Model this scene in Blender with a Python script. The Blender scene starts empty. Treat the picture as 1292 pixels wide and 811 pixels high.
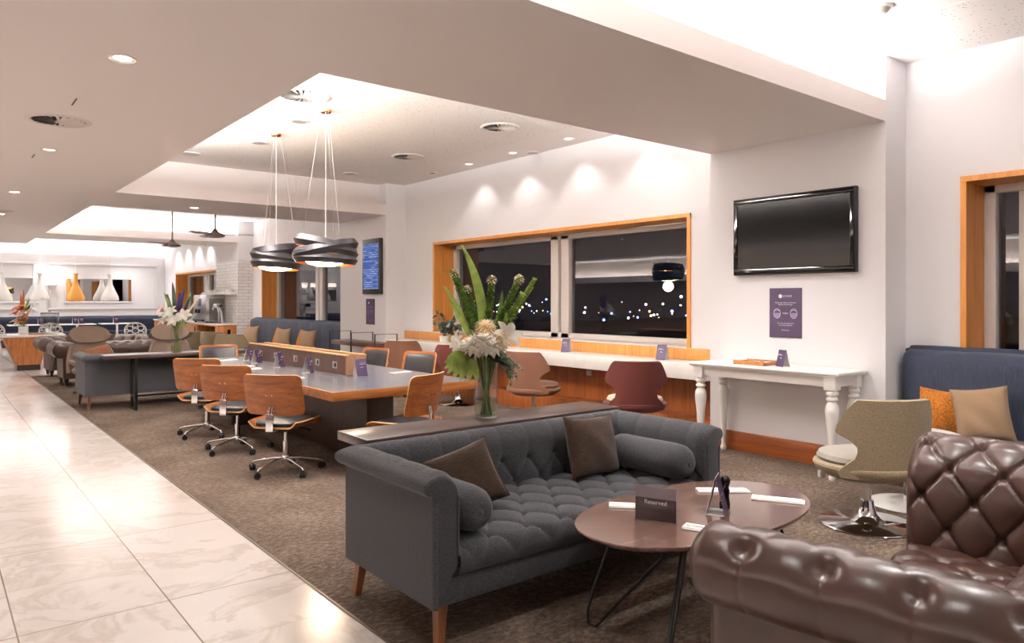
import bpy, bmesh, math, random
import numpy as np
from mathutils import Vector, Matrix, Euler
random.seed(7); rng = np.random.default_rng(7)
PI = math.pi
scene = bpy.context.scene
COL = scene.collection

# ---------------------------------------------------------------- materials
def lin(c):
    return tuple(((x/12.92) if x <= .04045 else ((x+.055)/1.055)**2.4) for x in (v/255 for v in c))
class NT:
    def __init__(s, name):
        s.m = bpy.data.materials.new(name); s.m.use_nodes = True
        s.t = s.m.node_tree; s.b = s.t.nodes['Principled BSDF']; s.out = s.t.nodes['Material Output']
    def n(s, typ, **kw):
        nd = s.t.nodes.new(typ)
        for k, v in kw.items():
            if k in nd.inputs: nd.inputs[k].default_value = v
            else: setattr(nd, k, v)
        return nd
    def l(s, a, b): s.t.links.new(a, b)
    def coord(s, scale=(1, 1, 1), kind='Object'):
        tc = s.n('ShaderNodeTexCoord'); mp = s.n('ShaderNodeMapping'); mp.inputs['Scale'].default_value = scale
        s.l(tc.outputs[kind], mp.inputs['Vector']); return mp.outputs['Vector']
    def ramp(s, fac, stops):
        r = s.n('ShaderNodeValToRGB'); e = r.color_ramp.elements
        while len(e) < len(stops): e.new(.5)
        for i, (p, c) in enumerate(stops):
            e[i].position = p; e[i].color = (*c, 1) if len(c) == 3 else c
        s.l(fac, r.inputs['Fac']); return r.outputs['Color']
    def bump(s, h, strength, dist=.01):
        b = s.n('ShaderNodeBump'); b.inputs['Strength'].default_value = strength; b.inputs['Distance'].default_value = dist
        s.l(h, b.inputs['Height']); s.l(b.outputs['Normal'], s.b.inputs['Normal'])
    def set(s, **kw):
        for k, v in kw.items():
            k = k.replace('_', ' ')
            if k in s.b.inputs: s.b.inputs[k].default_value = v
def plain(name, c, rough=.5, metal=0, noise=None, bump=None, lum=None, **kw):
    t = NT(name); c = lin(c)
    t.set(Roughness=rough, Metallic=metal, **kw); t.b.inputs['Base Color'].default_value = (*c, 1)
    if noise:
        sc, amt = noise
        nz = t.n('ShaderNodeTexNoise', Scale=sc, Detail=4.0); t.l(t.coord(), nz.inputs['Vector'])
        t.l(t.ramp(nz.outputs['Fac'], [(.3, tuple(x*(1-amt) for x in c)), (.7, tuple(min(1, x*(1+amt)) for x in c))]), t.b.inputs['Base Color'])
    if bump:
        nb = t.n('ShaderNodeTexNoise', Scale=bump[0], Detail=3.0); t.l(t.coord(), nb.inputs['Vector']); t.bump(nb.outputs['Fac'], bump[1], .004)
    if lum:
        t.b.inputs['Emission Color'].default_value = (*lin(lum[0]), 1); t.b.inputs['Emission Strength'].default_value = lum[1]
    return t.m
def fabric(name, c, amt=.25, scale=(240, 240, 240), bumpv=.25, rough=.9, heather=0):
    t = NT(name); c = lin(c); t.set(Roughness=rough); t.b.inputs['Specular IOR Level'].default_value = .2
    nz = t.n('ShaderNodeTexNoise', Scale=1.0, Detail=3.0, Roughness=.7); t.l(t.coord(scale), nz.inputs['Vector'])
    a = tuple(x*(1-amt) for x in c); b = tuple(min(1, x*(1+amt)) for x in c)
    t.l(t.ramp(nz.outputs['Fac'], [(.32, a), (.68, b)]), t.b.inputs['Base Color'])
    t.bump(nz.outputs['Fac'], bumpv, .003)
    t.b.inputs['Sheen Weight'].default_value = .15; t.b.inputs['Sheen Roughness'].default_value = .5
    return t.m
def wood(name, c1, c2, axis='x', rough=.35, sc=1.0, coat=0, planks=None):
    t = NT(name); g = {'x': (1.2, 22, 22), 'y': (22, 1.2, 22), 'z': (22, 22, 1.2)}[axis]
    v = t.coord(tuple(k*sc for k in g))
    n1 = t.n('ShaderNodeTexNoise', Scale=1.0, Detail=6.0, Roughness=.62, Distortion=.6); t.l(v, n1.inputs['Vector'])
    n2 = t.n('ShaderNodeTexNoise', Scale=5.0, Detail=2.0); t.l(v, n2.inputs['Vector'])
    mx = t.n('ShaderNodeMath', operation='MULTIPLY_ADD'); t.l(n2.outputs['Fac'], mx.inputs[0]); mx.inputs[1].default_value = .25; t.l(n1.outputs['Fac'], mx.inputs[2])
    t.l(t.ramp(mx.outputs[0], [(.42, lin(c1)), (.82, lin(c2))]), t.b.inputs['Base Color'])
    t.set(Roughness=rough); t.b.inputs['Coat Weight'].default_value = coat; t.b.inputs['Coat Roughness'].default_value = .15
    return t.m
def leather(name, c, rough=.36):
    t = NT(name); c = lin(c); t.set(Roughness=rough)
    nz = t.n('ShaderNodeTexNoise', Scale=9.0, Detail=4.0); t.l(t.coord(), nz.inputs['Vector'])
    t.l(t.ramp(nz.outputs['Fac'], [(.3, tuple(x*.8 for x in c)), (.7, tuple(x*1.2 for x in c))]), t.b.inputs['Base Color'])
    n2 = t.n('ShaderNodeTexVoronoi', Scale=260.0); t.l(t.coord(), n2.inputs['Vector']); t.bump(n2.outputs['Distance'], .05, .002)
    return t.m
def emit(name, c, s):
    t = NT(name); t.t.nodes.remove(t.b); e = t.n('ShaderNodeEmission'); e.inputs['Color'].default_value = (*lin(c), 1); e.inputs['Strength'].default_value = s
    t.l(e.outputs[0], t.out.inputs['Surface']); return t.m
def thin(name, c, tr, noise=None):
    t = NT(name); t.t.nodes.remove(t.b); c = lin(c); d = t.n('ShaderNodeBsdfDiffuse'); l = t.n('ShaderNodeBsdfTranslucent'); m = t.n('ShaderNodeMixShader'); m.inputs[0].default_value = tr
    if noise:
        nz = t.n('ShaderNodeTexNoise', Scale=noise[0], Detail=3.0); t.l(t.coord(), nz.inputs['Vector']); r = t.ramp(nz.outputs['Fac'], [(.3, tuple(x*(1-noise[1]) for x in c)), (.7, tuple(x*(1+noise[1]) for x in c))]); t.l(r, d.inputs['Color']); t.l(r, l.inputs['Color'])
    else: d.inputs['Color'].default_value = (*c, 1); l.inputs['Color'].default_value = (*c, 1)
    t.l(d.outputs[0], m.inputs[1]); t.l(l.outputs[0], m.inputs[2]); t.l(m.outputs[0], t.out.inputs['Surface']); return t.m
def clear(name, tint=(255, 255, 255), rough=0.0, ior=1.45):
    t = NT(name); t.set(Roughness=rough, IOR=ior); t.b.inputs['Transmission Weight'].default_value = 1; t.b.inputs['Base Color'].default_value = (*lin(tint), 1); return t.m
def pane(name, refl=1.0, tint=(1, 1, 1)):
    t = NT(name); t.t.nodes.remove(t.b)
    ge = t.n('ShaderNodeNewGeometry'); dt = t.n('ShaderNodeVectorMath', operation='DOT_PRODUCT'); t.l(ge.outputs['Incoming'], dt.inputs[0]); t.l(ge.outputs['Normal'], dt.inputs[1])
    ab = t.n('ShaderNodeMath', operation='ABSOLUTE'); t.l(dt.outputs['Value'], ab.inputs[0]); om = t.n('ShaderNodeMath', operation='SUBTRACT'); om.inputs[0].default_value = 1; t.l(ab.outputs[0], om.inputs[1])
    pw = t.n('ShaderNodeMath', operation='POWER'); pw.inputs[1].default_value = 5; t.l(om.outputs[0], pw.inputs[0])
    fr = t.n('ShaderNodeMath', operation='MULTIPLY_ADD'); fr.inputs[1].default_value = .95; fr.inputs[2].default_value = .05; t.l(pw.outputs[0], fr.inputs[0]); tr = t.n('ShaderNodeBsdfTransparent'); tr.inputs['Color'].default_value = (*tint, 1)
    gl = t.n('ShaderNodeBsdfGlossy', Roughness=0.0); mx = t.n('ShaderNodeMixShader'); mu = t.n('ShaderNodeMath', operation='MULTIPLY'); mu.inputs[1].default_value = refl
    mu.use_clamp = True
    t.l(fr.outputs[0], mu.inputs[0]); t.l(mu.outputs[0], mx.inputs['Fac']); t.l(tr.outputs[0], mx.inputs[1]); t.l(gl.outputs[0], mx.inputs[2]); t.l(mx.outputs[0], t.out.inputs['Surface'])
    return t.m

M = {}
M['wall'] = plain('wall paint', (232, 231, 233), .75, bump=(90, .03))
M['ceil'] = plain('ceiling paint', (238, 231, 228), .8)
M['white'] = plain('white lacquer', (236, 234, 230), .35)
M['stone'] = plain('white stone', (240, 238, 235), .25, noise=(6, .04))
M['carpet'] = None
M['grey_frame'] = plain('grey window frame', (214, 208, 203), .5)
M['black'] = plain('black plastic', (14, 14, 15), .45)
M['black_metal'] = plain('black metal', (16, 15, 15), .4, .3)
M['gloss_black'] = plain('gloss black', (6, 6, 7), .08)
M['chrome'] = plain('chrome', (225, 225, 228), .08, 1)
M['steel'] = plain('brushed steel', (190, 190, 192), .28, 1)
M['copper'] = plain('copper', (214, 140, 90), .25, 1)
M['brass'] = plain('brass inside of band', (226, 150, 70), .3, 1)
M['gunmetal'] = plain('gunmetal band', (46, 44, 46), .38, .6)
M['bronze'] = plain('dark bronze', (126, 114, 102), .4, .5)
M['charcoal'] = fabric('charcoal weave', (56, 56, 59), .42, (70, 70, 210), .35)
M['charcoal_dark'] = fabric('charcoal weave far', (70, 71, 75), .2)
M['pillow_brown'] = fabric('brown slub', (56, 42, 32), .45, (30, 30, 240), .4)
M['tan'] = fabric('tan tweed', (142, 127, 102), .3, (150, 150, 150), .35)
M['taupe'] = fabric('taupe felt', (128, 108, 94), .15)
M['brown_felt'] = fabric('brown felt', (116, 80, 62), .15)
M['maroon'] = fabric('maroon felt', (84, 36, 30), .18)
M['seat_grey'] = fabric('grey seat pad', (150, 144, 134), .2)
M['cream_pad'] = fabric('cream seat pad', (206, 190, 170), .12)
M['navy'] = fabric('navy pinstripe', (54, 60, 76), .35, (260, 260, 8), .2)
M['navy_plain'] = fabric('navy upholstery', (50, 57, 76), .15)
M['mustard'] = fabric('mustard weave', (170, 104, 38), .5, (60, 60, 60), .8)
M['beige'] = fabric('beige linen', (142, 117, 92), .15)
M['rust'] = fabric('rust brown', (128, 84, 58), .25, (40, 40, 120), .3)
M['leather'] = leather('oxblood brown leather', (64, 43, 36), .3)
M['leather_far'] = leather('brown leather', (84, 66, 58), .4)
M['black_leather'] = leather('black leather', (34, 34, 37), .38)
M['grey_leather'] = leather('grey leather', (96, 98, 104), .4)
M['oak'] = wood('walnut ply', (118, 62, 24), (172, 100, 44), 'y', .38)
M['oak_x'] = wood('walnut edge', (130, 74, 32), (186, 116, 54), 'x', .4)
M['ply_edge'] = plain('ply edge', (206, 160, 108), .5, noise=(40, .2))
M['win_wood'] = wood('window oak', (176, 108, 42), (214, 146, 70), 'z', .4)
M['win_wood_y'] = wood('window oak long', (150, 90, 40), (190, 124, 62), 'y', .4)
M['panel'] = wood('counter panel', (118, 62, 26), (164, 92, 42), 'z', .4)
M['panel_light'] = wood('backsplash oak', (190, 124, 58), (222, 160, 88), 'z', .4)
M['base'] = wood('baseboard', (118, 58, 24), (152, 80, 38), 'y', .4)
M['dark_x'] = wood('dark walnut', (54, 42, 38), (78, 62, 56), 'x', .28)
M['dark_z'] = wood('dark walnut upright', (44, 32, 27), (66, 48, 41), 'z', .4)
M['dark_y'] = wood('dark walnut long', (70, 44, 36), (100, 68, 56), 'y', .35)
M['coffee'] = wood('mahogany top', (78, 56, 48), (116, 90, 80), 'x', .16, coat=.3)
M['leg_wood'] = wood('sofa leg wood', (88, 52, 32), (136, 84, 52), 'z', .4)
M['grey_top'] = plain('grey laminate', (104, 106, 114), .22, noise=(40, .05))
M['box_wood'] = wood('power box wood', (110, 78, 58), (150, 112, 84), 'z', .45)
M['box_side'] = wood('power box side', (62, 42, 36), (92, 66, 56), 'z', .4)
M['buffet_wood'] = wood('buffet wood', (160, 96, 46), (206, 136, 76), 'z', .4)
M['paper'] = plain('white paper', (240, 238, 236), .8)
M['purple'] = plain('purple card', (56, 36, 68), .5)
M['purple_light'] = plain('violet print', (150, 124, 176), .5)
M['print'] = plain('white print', (236, 232, 238), .6)
M['screen'] = plain('screen glass', (8, 8, 10), .1, Specular_IOR_Level=.22)
M['mirror'] = plain('mirror', (235, 235, 235), .02, 1)
M['glass'] = pane('vase glass', 1.2, (.94, .95, .94))
M['acrylic'] = pane('acrylic', .6, (.97, .97, .98))
M['water'] = pane('water', 1.0, (.86, .90, .80))
M['pane'] = pane('window pane', 1.5, (.75, .76, .78))
M['leaf'] = thin('leaf green', (80, 106, 46), .3, (14, .3))
M['leaf_light'] = thin('fresh green', (140, 160, 84), .35, (20, .25))
M['leaf_dark'] = plain('dark leaf', (36, 50, 30), .4, noise=(14, .3))
M['leaf_silver'] = plain('silver leaf', (128, 142, 122), .6, noise=(20, .2))
M['stem'] = plain('stem green', (106, 130, 54), .45, noise=(20, .25))
M['petal'] = thin('white petal', (250, 247, 240), .6)
M['petal_cream'] = thin('cream petal', (246, 230, 198), .6)
M['petal_pink'] = plain('pale pink petal', (226, 190, 180), .6)
M['petal_orange'] = plain('orange petal', (186, 98, 46), .6)
M['petal_violet'] = plain('violet petal', (104, 92, 150), .6)
M['spikeg'] = thin('bell green', (108, 136, 70), .35, (30, .35))
M['cork'] = plain('wood tray', (176, 118, 66), .5, noise=(30, .3))
M['amber'] = plain('amber glass lamp', (214, 150, 70), .25, lum=((230, 160, 70), .08))
M['lampwhite'] = plain('white lamp', (232, 228, 224), .3)
M['led'] = emit('downlight led', (255, 246, 232), 30)
M['led_dim'] = emit('dim downlight led', (255, 248, 238), 2)
M['bulb'] = emit('pendant diffuser', (255, 228, 190), 13)
M['screen_blue'] = None
M['socket'] = plain('socket plate', (176, 172, 170), .35, .3)
M['vent'] = plain('vent white', (222, 214, 208), .5)
M['dark_void'] = plain('vent void', (60, 56, 52), .8)
M['brick'] = None

def make_special():
    # carpet
    t = NT('brown loop carpet'); t.set(Roughness=.98); t.b.inputs['Specular IOR Level'].default_value = .05
    a = t.n('ShaderNodeTexNoise', Scale=1.3, Detail=3.0, Roughness=.6); t.l(t.coord(), a.inputs['Vector'])
    b = t.n('ShaderNodeTexNoise', Scale=24.0, Detail=6.0, Roughness=.8); t.l(t.coord((1.0, 1.6, 1)), b.inputs['Vector'])
    m = t.n('ShaderNodeMath', operation='MULTIPLY_ADD'); m.inputs[1].default_value = .45; t.l(a.outputs['Fac'], m.inputs[0]); t.l(b.outputs['Fac'], m.inputs[2])
    t.l(t.ramp(m.outputs[0], [(.45, lin((52, 44, 38))), (.70, lin((92, 79, 69))), (.92, lin((140, 124, 111)))]), t.b.inputs['Base Color'])
    t.bump(b.outputs['Fac'], .7, .01); M['carpet'] = t.m
    # marble tiles
    t = NT('marble tiles'); t.set(Roughness=.17)
    tc = t.n('ShaderNodeTexCoord'); off = t.n('ShaderNodeVectorMath', operation='ADD'); off.inputs[1].default_value = (.63-.315+.005, -3.91+.6275*20, 0)
    t.l(tc.outputs['Object'], off.inputs[0])
    sn = t.n('ShaderNodeVectorMath', operation='SNAP'); sn.inputs[1].default_value = (.63, .6275, 1); t.l(off.outputs[0], sn.inputs[0])
    wn = t.n('ShaderNodeTexWhiteNoise', noise_dimensions='3D'); t.l(sn.outputs[0], wn.inputs['Vector'])
    sc = t.n('ShaderNodeVectorMath', operation='SCALE'); sc.inputs['Scale'].default_value = 40; t.l(wn.outputs['Color'], sc.inputs[0])
    ad = t.n('ShaderNodeVectorMath', operation='ADD'); t.l(off.outputs[0], ad.inputs[0]); t.l(sc.outputs[0], ad.inputs[1])
    n1 = t.n('ShaderNodeTexNoise', Scale=1.7, Detail=6.0, Roughness=.6, Distortion=.7); t.l(ad.outputs[0], n1.inputs['Vector'])
    vein = t.ramp(n1.outputs['Fac'], [(.28, lin((216, 206, 199))), (.44, lin((234, 227, 221))), (.485, lin((216, 206, 198))), (.53, lin((236, 230, 225))), (.75, lin((232, 224, 218)))])
    sep = t.n('ShaderNodeSeparateXYZ'); t.l(off.outputs[0], sep.inputs[0])
    def joint(sock, per, w):
        d = t.n('ShaderNodeMath', operation='DIVIDE'); d.inputs[1].default_value = per; t.l(sock, d.inputs[0])
        f = t.n('ShaderNodeMath', operation='FRACT'); t.l(d.outputs[0], f.inputs[0])
        s1 = t.n('ShaderNodeMath', operation='SUBTRACT'); s1.inputs[1].default_value = .5; t.l(f.outputs[0], s1.inputs[0])
        ab = t.n('ShaderNodeMath', operation='ABSOLUTE'); t.l(s1.outputs[0], ab.inputs[0])
        g = t.n('ShaderNodeMath', operation='GREATER_THAN'); g.inputs[1].default_value = .5 - w/per/2; t.l(ab.outputs[0], g.inputs[0]); return g.outputs[0]
    jx = joint(sep.outputs['X'], .63, .007); jy = joint(sep.outputs['Y'], 1.255, .006); jz = joint(sep.outputs['Y'], .6275, .004)
    m1 = t.n('ShaderNodeMath', operation='MAXIMUM'); t.l(jx, m1.inputs[0]); t.l(jy, m1.inputs[1])
    half = t.n('ShaderNodeMath', operation='MULTIPLY'); half.inputs[1].default_value = .35; t.l(jz, half.inputs[0])
    m2 = t.n('ShaderNodeMath', operation='MAXIMUM'); t.l(m1.outputs[0], m2.inputs[0]); t.l(half.outputs[0], m2.inputs[1])
    mix = t.n('ShaderNodeMix', data_type='RGBA'); t.l(m2.outputs[0], mix.inputs['Factor']); t.l(vein, mix.inputs['A']); mix.inputs['B'].default_value = (*lin((140, 124, 112)), 1)
    t.l(mix.outputs['Result'], t.b.inputs['Base Color']); M['marble'] = t.m
    # perforated ceiling
    t = NT('perforated acoustic ceiling'); t.set(Roughness=.85)
    v = t.n('ShaderNodeTexVoronoi', Scale=26.0); t.l(t.coord((1, 1, 0)), v.inputs['Vector'])
    t.l(t.ramp(v.outputs['Distance'], [(.12, lin((176, 168, 162))), (.22, lin((236, 231, 227)))]), t.b.inputs['Base Color']); M['perf'] = t.m
    # white brick tiles
    t = NT('white glazed brick'); t.set(Roughness=.3)
    tc = t.n('ShaderNodeTexCoord'); sep = t.n('ShaderNodeSeparateXYZ'); t.l(tc.outputs['Object'], sep.inputs[0])
    s = t.n('ShaderNodeMath', operation='ADD'); t.l(sep.outputs['X'], s.inputs[0]); t.l(sep.outputs['Y'], s.inputs[1])
    cb = t.n('ShaderNodeCombineXYZ'); t.l(s.outputs[0], cb.inputs['X']); t.l(sep.outputs['Z'], cb.inputs['Y'])
    br = t.n('ShaderNodeTexBrick'); t.l(cb.outputs[0], br.inputs['Vector'])
    br.inputs['Scale'].default_value = 1; br.inputs['Brick Width'].default_value = .26; br.inputs['Row Height'].default_value = .085; br.inputs['Mortar Size'].default_value = .006
    br.inputs['Color1'].default_value = (*lin((236, 233, 230)), 1); br.inputs['Color2'].default_value = (*lin((226, 222, 220)), 1); br.inputs['Mortar'].default_value = (*lin((188, 182, 178)), 1)
    t.l(br.outputs['Color'], t.b.inputs['Base Color'])
    inv = t.n('ShaderNodeMath', operation='SUBTRACT'); inv.inputs[0].default_value = 1; t.l(br.outputs['Fac'], inv.inputs[1]); t.bump(inv.outputs[0], .6, .01); M['brick'] = t.m
    # departures screen
    t = NT('lit departures screen'); t.t.nodes.remove(t.b)
    br = t.n('ShaderNodeTexBrick'); cb = t.n('ShaderNodeCombineXYZ'); tc = t.n('ShaderNodeTexCoord'); sep = t.n('ShaderNodeSeparateXYZ'); t.l(tc.outputs['Object'], sep.inputs[0])
    t.l(sep.outputs['Y'], cb.inputs['X']); t.l(sep.outputs['Z'], cb.inputs['Y']); t.l(cb.outputs[0], br.inputs['Vector'])
    br.inputs['Scale'].default_value = 1; br.inputs['Brick Width'].default_value = .16; br.inputs['Row Height'].default_value = .038; br.inputs['Mortar Size'].default_value = .011; br.inputs['Bias'].default_value = -.1
    br.inputs['Color1'].default_value = (*lin((62, 80, 140)), 1); br.inputs['Color2'].default_value = (*lin((170, 180, 210)), 1); br.inputs['Mortar'].default_value = (*lin((76, 98, 160)), 1)
    e = t.n('ShaderNodeEmission', Strength=.8); t.l(br.outputs['Color'], e.inputs['Color']); t.l(e.outputs[0], t.out.inputs['Surface']); M['screen_blue'] = t.m
make_special()

# ---------------------------------------------------------------- mesh helpers
class MB:
    def __init__(s): s.v = []; s.f = []; s.mi = []; s.sm = []
    def add(s, verts, faces, m=0, smooth=False, mat=None):
        o = len(s.v)
        if mat is not None: verts = [mat @ Vector(p) for p in verts]
        s.v.extend([tuple(p) for p in verts]); s.f.extend([tuple(i+o for i in f) for f in faces])
        s.mi.extend([m]*len(faces) if isinstance(m, int) else m); s.sm.extend([smooth]*len(faces)); return s
    def bm(s, bm, m=0, smooth=False, mat=None):
        bm.verts.index_update(); s.add([v.co.copy() for v in bm.verts], [[v.index for v in f.verts] for f in bm.faces], m, smooth, mat); bm.free(); return s
    def box(s, c, d, bev=0, seg=2, m=0, rot=None, smooth=None):
        bm = bmesh.new(); bmesh.ops.create_cube(bm, size=1, matrix=Matrix.Diagonal((*d, 1)))
        if bev > 0: bmesh.ops.bevel(bm, geom=list(bm.edges), offset=min(bev, min(d)*.49), segments=seg, affect='EDGES', profile=.5)
        mt = Matrix.Translation(c) @ (rot.to_matrix().to_4x4() if rot is not None else Matrix())
        return s.bm(bm, m, bev > 0 if smooth is None else smooth, mt)
    def b2(s, a, b, bev=0, seg=2, m=0):
        return s.box([(x+y)/2 for x, y in zip(a, b)], [abs(y-x) for x, y in zip(a, b)], bev, seg, m)
    def lathe(s, prof, n=24, c=(0, 0, 0), m=0, smooth=True, cap=True, mat=None, sx=1, sy=1):
        V = []; Fc = []
        for r, z in prof:
            for k in range(n):
                a = 2*PI*k/n; V.append((c[0]+r*sx*math.cos(a), c[1]+r*sy*math.sin(a), c[2]+z))
        for i in range(len(prof)-1):
            for k in range(n):
                k2 = (k+1) % n; Fc.append((i*n+k, i*n+k2, (i+1)*n+k2, (i+1)*n+k))
        if cap:
            if prof[0][0] > 1e-5: Fc.append(tuple(reversed(range(n))))
            if prof[-1][0] > 1e-5: Fc.append(tuple((len(prof)-1)*n+k for k in range(n)))
        return s.add(V, Fc, m, smooth, mat)
    def cyl(s, p0, p1, r, r2=None, n=16, m=0, smooth=True):
        return s.tube([p0, p1], [r, r if r2 is None else r2], n, m, smooth)
    def tube(s, pts, r, n=10, m=0, smooth=True, closed=False):
        pts = [Vector(p) for p in pts]; k = len(pts); rs = r if isinstance(r, (list, tuple)) else [r]*k
        V = []; Fc = []; prev = None
        for i, p in enumerate(pts):
            if closed: t = (pts[(i+1) % k]-pts[i-1])
            else: t = (pts[min(i+1, k-1)]-pts[max(i-1, 0)])
            t.normalize()
            if prev is None:
                u = t.orthogonal().normalized()
            else:
                u = (prev - t*prev.dot(t))
                u = u.normalized() if u.length > 1e-6 else t.orthogonal().normalized()
            prev = u; w = t.cross(u)
            for j in range(n):
                a = 2*PI*j/n; V.append(p+(u*math.cos(a)+w*math.sin(a))*rs[i])
        for i in range(k if closed else k-1):
            for j in range(n):
                j2 = (j+1) % n; a = i*n; b = ((i+1) % k)*n; Fc.append((a+j, a+j2, b+j2, b+j))
        if not closed: Fc += [tuple(reversed(range(n))), tuple((k-1)*n+j for j in range(n))]
        return s.add(V, Fc, m, smooth)
    def ball(s, c, r, n=12, m=0, sc=(1, 1, 1), rot=None):
        prof = [(max(1e-6, math.sin(PI*i/n)), -math.cos(PI*i/n)) for i in range(n+1)]
        mt = Matrix.Translation(c) @ (rot.to_matrix().to_4x4() if rot is not None else Matrix()) @ Matrix.Diagonal((r*sc[0], r*sc[1], r*sc[2], 1))
        return s.lathe(prof, max(8, n+2), m=m, mat=mt)
    def prism(s, poly, a, b, axis='z', m=0, smooth=False):
        n = len(poly)
        def P(p, h): return {'z': (p[0], p[1], h), 'y': (p[0], h, p[1]), 'x': (h, p[0], p[1])}[axis]
        V = [P(p, a) for p in poly]+[P(p, b) for p in poly]
        Fc = [tuple(reversed(range(n))), tuple(range(n, 2*n))]+[(i, (i+1) % n, n+(i+1) % n, n+i) for i in range(n)]
        return s.add(V, Fc, m, smooth)
    def grid(s, P, m=0, smooth=True, wrap_u=False, flip=False, mat=None):
        P = np.asarray(P, float); nu, nv = P.shape[:2]; V = P.reshape(-1, 3)
        Fc = []
        for i in range(nu if wrap_u else nu-1):
            i2 = (i+1) % nu
            for j in range(nv-1):
                q = (i*nv+j, i2*nv+j, i2*nv+j+1, i*nv+j+1); Fc.append(q[::-1] if flip else q)
        return s.add([Vector(p) for p in V], Fc, m, smooth, mat)
    def sheet(s, P, th, m=0, m_back=None, m_rim=None, smooth=True):
        P = np.asarray(P, float); du = np.gradient(P, axis=0); dv = np.gradient(P, axis=1); n = np.cross(du, dv); n /= (np.linalg.norm(n, axis=2, keepdims=True)+1e-9)
        Q = P-n*th; nu, nv = P.shape[:2]
        s.grid(P, m, smooth); s.grid(Q, m if m_back is None else m_back, smooth, flip=True)
        def rim(a, b):
            k = len(a); s.add([Vector(p) for p in a]+[Vector(p) for p in b], [(i, i+1, k+i+1, k+i) for i in range(k-1)], m if m_rim is None else m_rim, False)
        rim(P[:, 0], Q[:, 0]); rim(Q[:, -1], P[:, -1]); rim(Q[0], P[0]); rim(P[-1], Q[-1]); return s
    def text(s, body, size, mat, m=0, align='CENTER', ext=.0004):
        cu = bpy.data.curves.new('t', 'FONT'); cu.body = body; cu.size = size; cu.align_x = align; cu.align_y = 'CENTER'; cu.extrude = ext; cu.resolution_u = 3
        ob = bpy.data.objects.new('t', cu); COL.objects.link(ob); dg = bpy.context.evaluated_depsgraph_get(); dg.update()
        me = bpy.data.meshes.new_from_object(ob.evaluated_get(dg)); 
        s.add([v.co.copy() for v in me.vertices], [list(p.vertices) for p in me.polygons], m, False, mat)
        bpy.data.objects.remove(ob); bpy.data.curves.remove(cu); bpy.data.meshes.remove(me); return s

def obj(name, mb, mats, parent=None, sub=0, label=None):
    me = bpy.data.meshes.new(name); me.from_pydata(mb.v, [], mb.f)
    mats = mats if isinstance(mats, (list, tuple)) else [mats]
    for m in mats: me.materials.append(M[m] if isinstance(m, str) else m)
    me.polygons.foreach_set('material_index', mb.mi); me.polygons.foreach_set('use_smooth', mb.sm); me.update()
    bm = bmesh.new(); bm.from_mesh(me); bmesh.ops.remove_doubles(bm, verts=bm.verts, dist=1e-6); bmesh.ops.recalc_face_normals(bm, faces=bm.faces); bm.to_mesh(me); bm.free()
    o = bpy.data.objects.new(name, me); COL.objects.link(o)
    if parent is not None: o.parent = parent
    if sub: md = o.modifiers.new('sub', 'SUBSURF'); md.levels = sub; md.render_levels = sub
    if label: o['label'] = label
    try: me.set_sharp_from_angle(angle=math.radians(42))
    except Exception: pass
    return o
def tag(o, label, cat, group=None, kind=None):
    o['label'] = label; o['category'] = cat
    if group: o['group'] = group
    if kind: o['kind'] = kind
    return o
def thing(name, label, cat, loc=(0, 0, 0), rz=0, group=None):
    o = bpy.data.objects.new(name, None); COL.objects.link(o); o.location = loc; o.rotation_euler = (0, 0, math.radians(rz)); o.empty_display_size = .1
    return tag(o, label, cat, group)
def single(name, mb, mats, label, cat, loc=(0, 0, 0), rz=0, group=None, kind=None, rot=None):
    o = obj(name, mb, mats); o.location = loc; o.rotation_euler = rot if rot is not None else (0, 0, math.radians(rz)); return tag(o, label, cat, group, kind)
def struct(name, mb, mats, parent=None):
    o = obj(name, mb, mats, parent)
    if parent is None: o['kind'] = 'structure'
    return o
def dup(root, loc, rz=None, label=None, group=None, rot=None):
    def cp(o, par):
        c = o.copy(); COL.objects.link(c)
        if par is not None: c.parent = par; c.matrix_parent_inverse = o.matrix_parent_inverse.copy()
        for ch in list(kids.get(o.name, [])): cp(ch, c)
        return c
    kids = {}
    for o in list(COL.objects):
        if o.parent is not None: kids.setdefault(o.parent.name, []).append(o)
    r = cp(root, None); r.location = loc
    if rz is not None: r.rotation_euler = (0, 0, math.radians(rz))
    if rot is not None: r.rotation_euler = rot
    if label: r['label'] = label
    if group: r['group'] = group
    return r
def RX(a): return Matrix.Rotation(math.radians(a), 4, 'X')
def RY(a): return Matrix.Rotation(math.radians(a), 4, 'Y')
def RZ(a): return Matrix.Rotation(math.radians(a), 4, 'Z')
def TR(*p): return Matrix.Translation(p)
def sstep(x, a, b):
    t = np.clip((x-a)/(b-a), 0, 1); return t*t*(3-2*t)
EXPO = 0.55; LP = 1.0
# ---------------------------------------------------------------- camera
cd = bpy.data.cameras.new('camera'); cam = bpy.data.objects.new('camera', cd); COL.objects.link(cam)
cd.sensor_fit = 'HORIZONTAL'; cd.sensor_width = 36; cd.lens = 916/1292*36; cd.shift_y = -(405.5-379.3)/1292; cd.clip_start = .05; cd.clip_end = 600
cam.location = (0, 0, 1.5); cam.rotation_euler = (PI/2, 0, -math.radians(38.8)); scene.camera = cam
scene.view_settings.view_transform = 'Standard'; scene.view_settings.look = 'None'; scene.view_settings.gamma = 1; scene.view_settings.use_curve_mapping = False
scene.view_settings.exposure = EXPO
scene.cycles.use_denoising = True
scene.cycles.max_bounces = 10; scene.cycles.diffuse_bounces = 5; scene.cycles.glossy_bounces = 5; scene.cycles.transmission_bounces = 8; scene.cycles.transparent_max_bounces = 12
scene.cycles.sample_clamp_indirect = 6; scene.cycles.caustics_reflective = False; scene.cycles.caustics_refractive = False; scene.cycles.blur_glossy = .6
w = bpy.data.worlds.new('night'); scene.world = w; w.use_nodes = True
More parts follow.
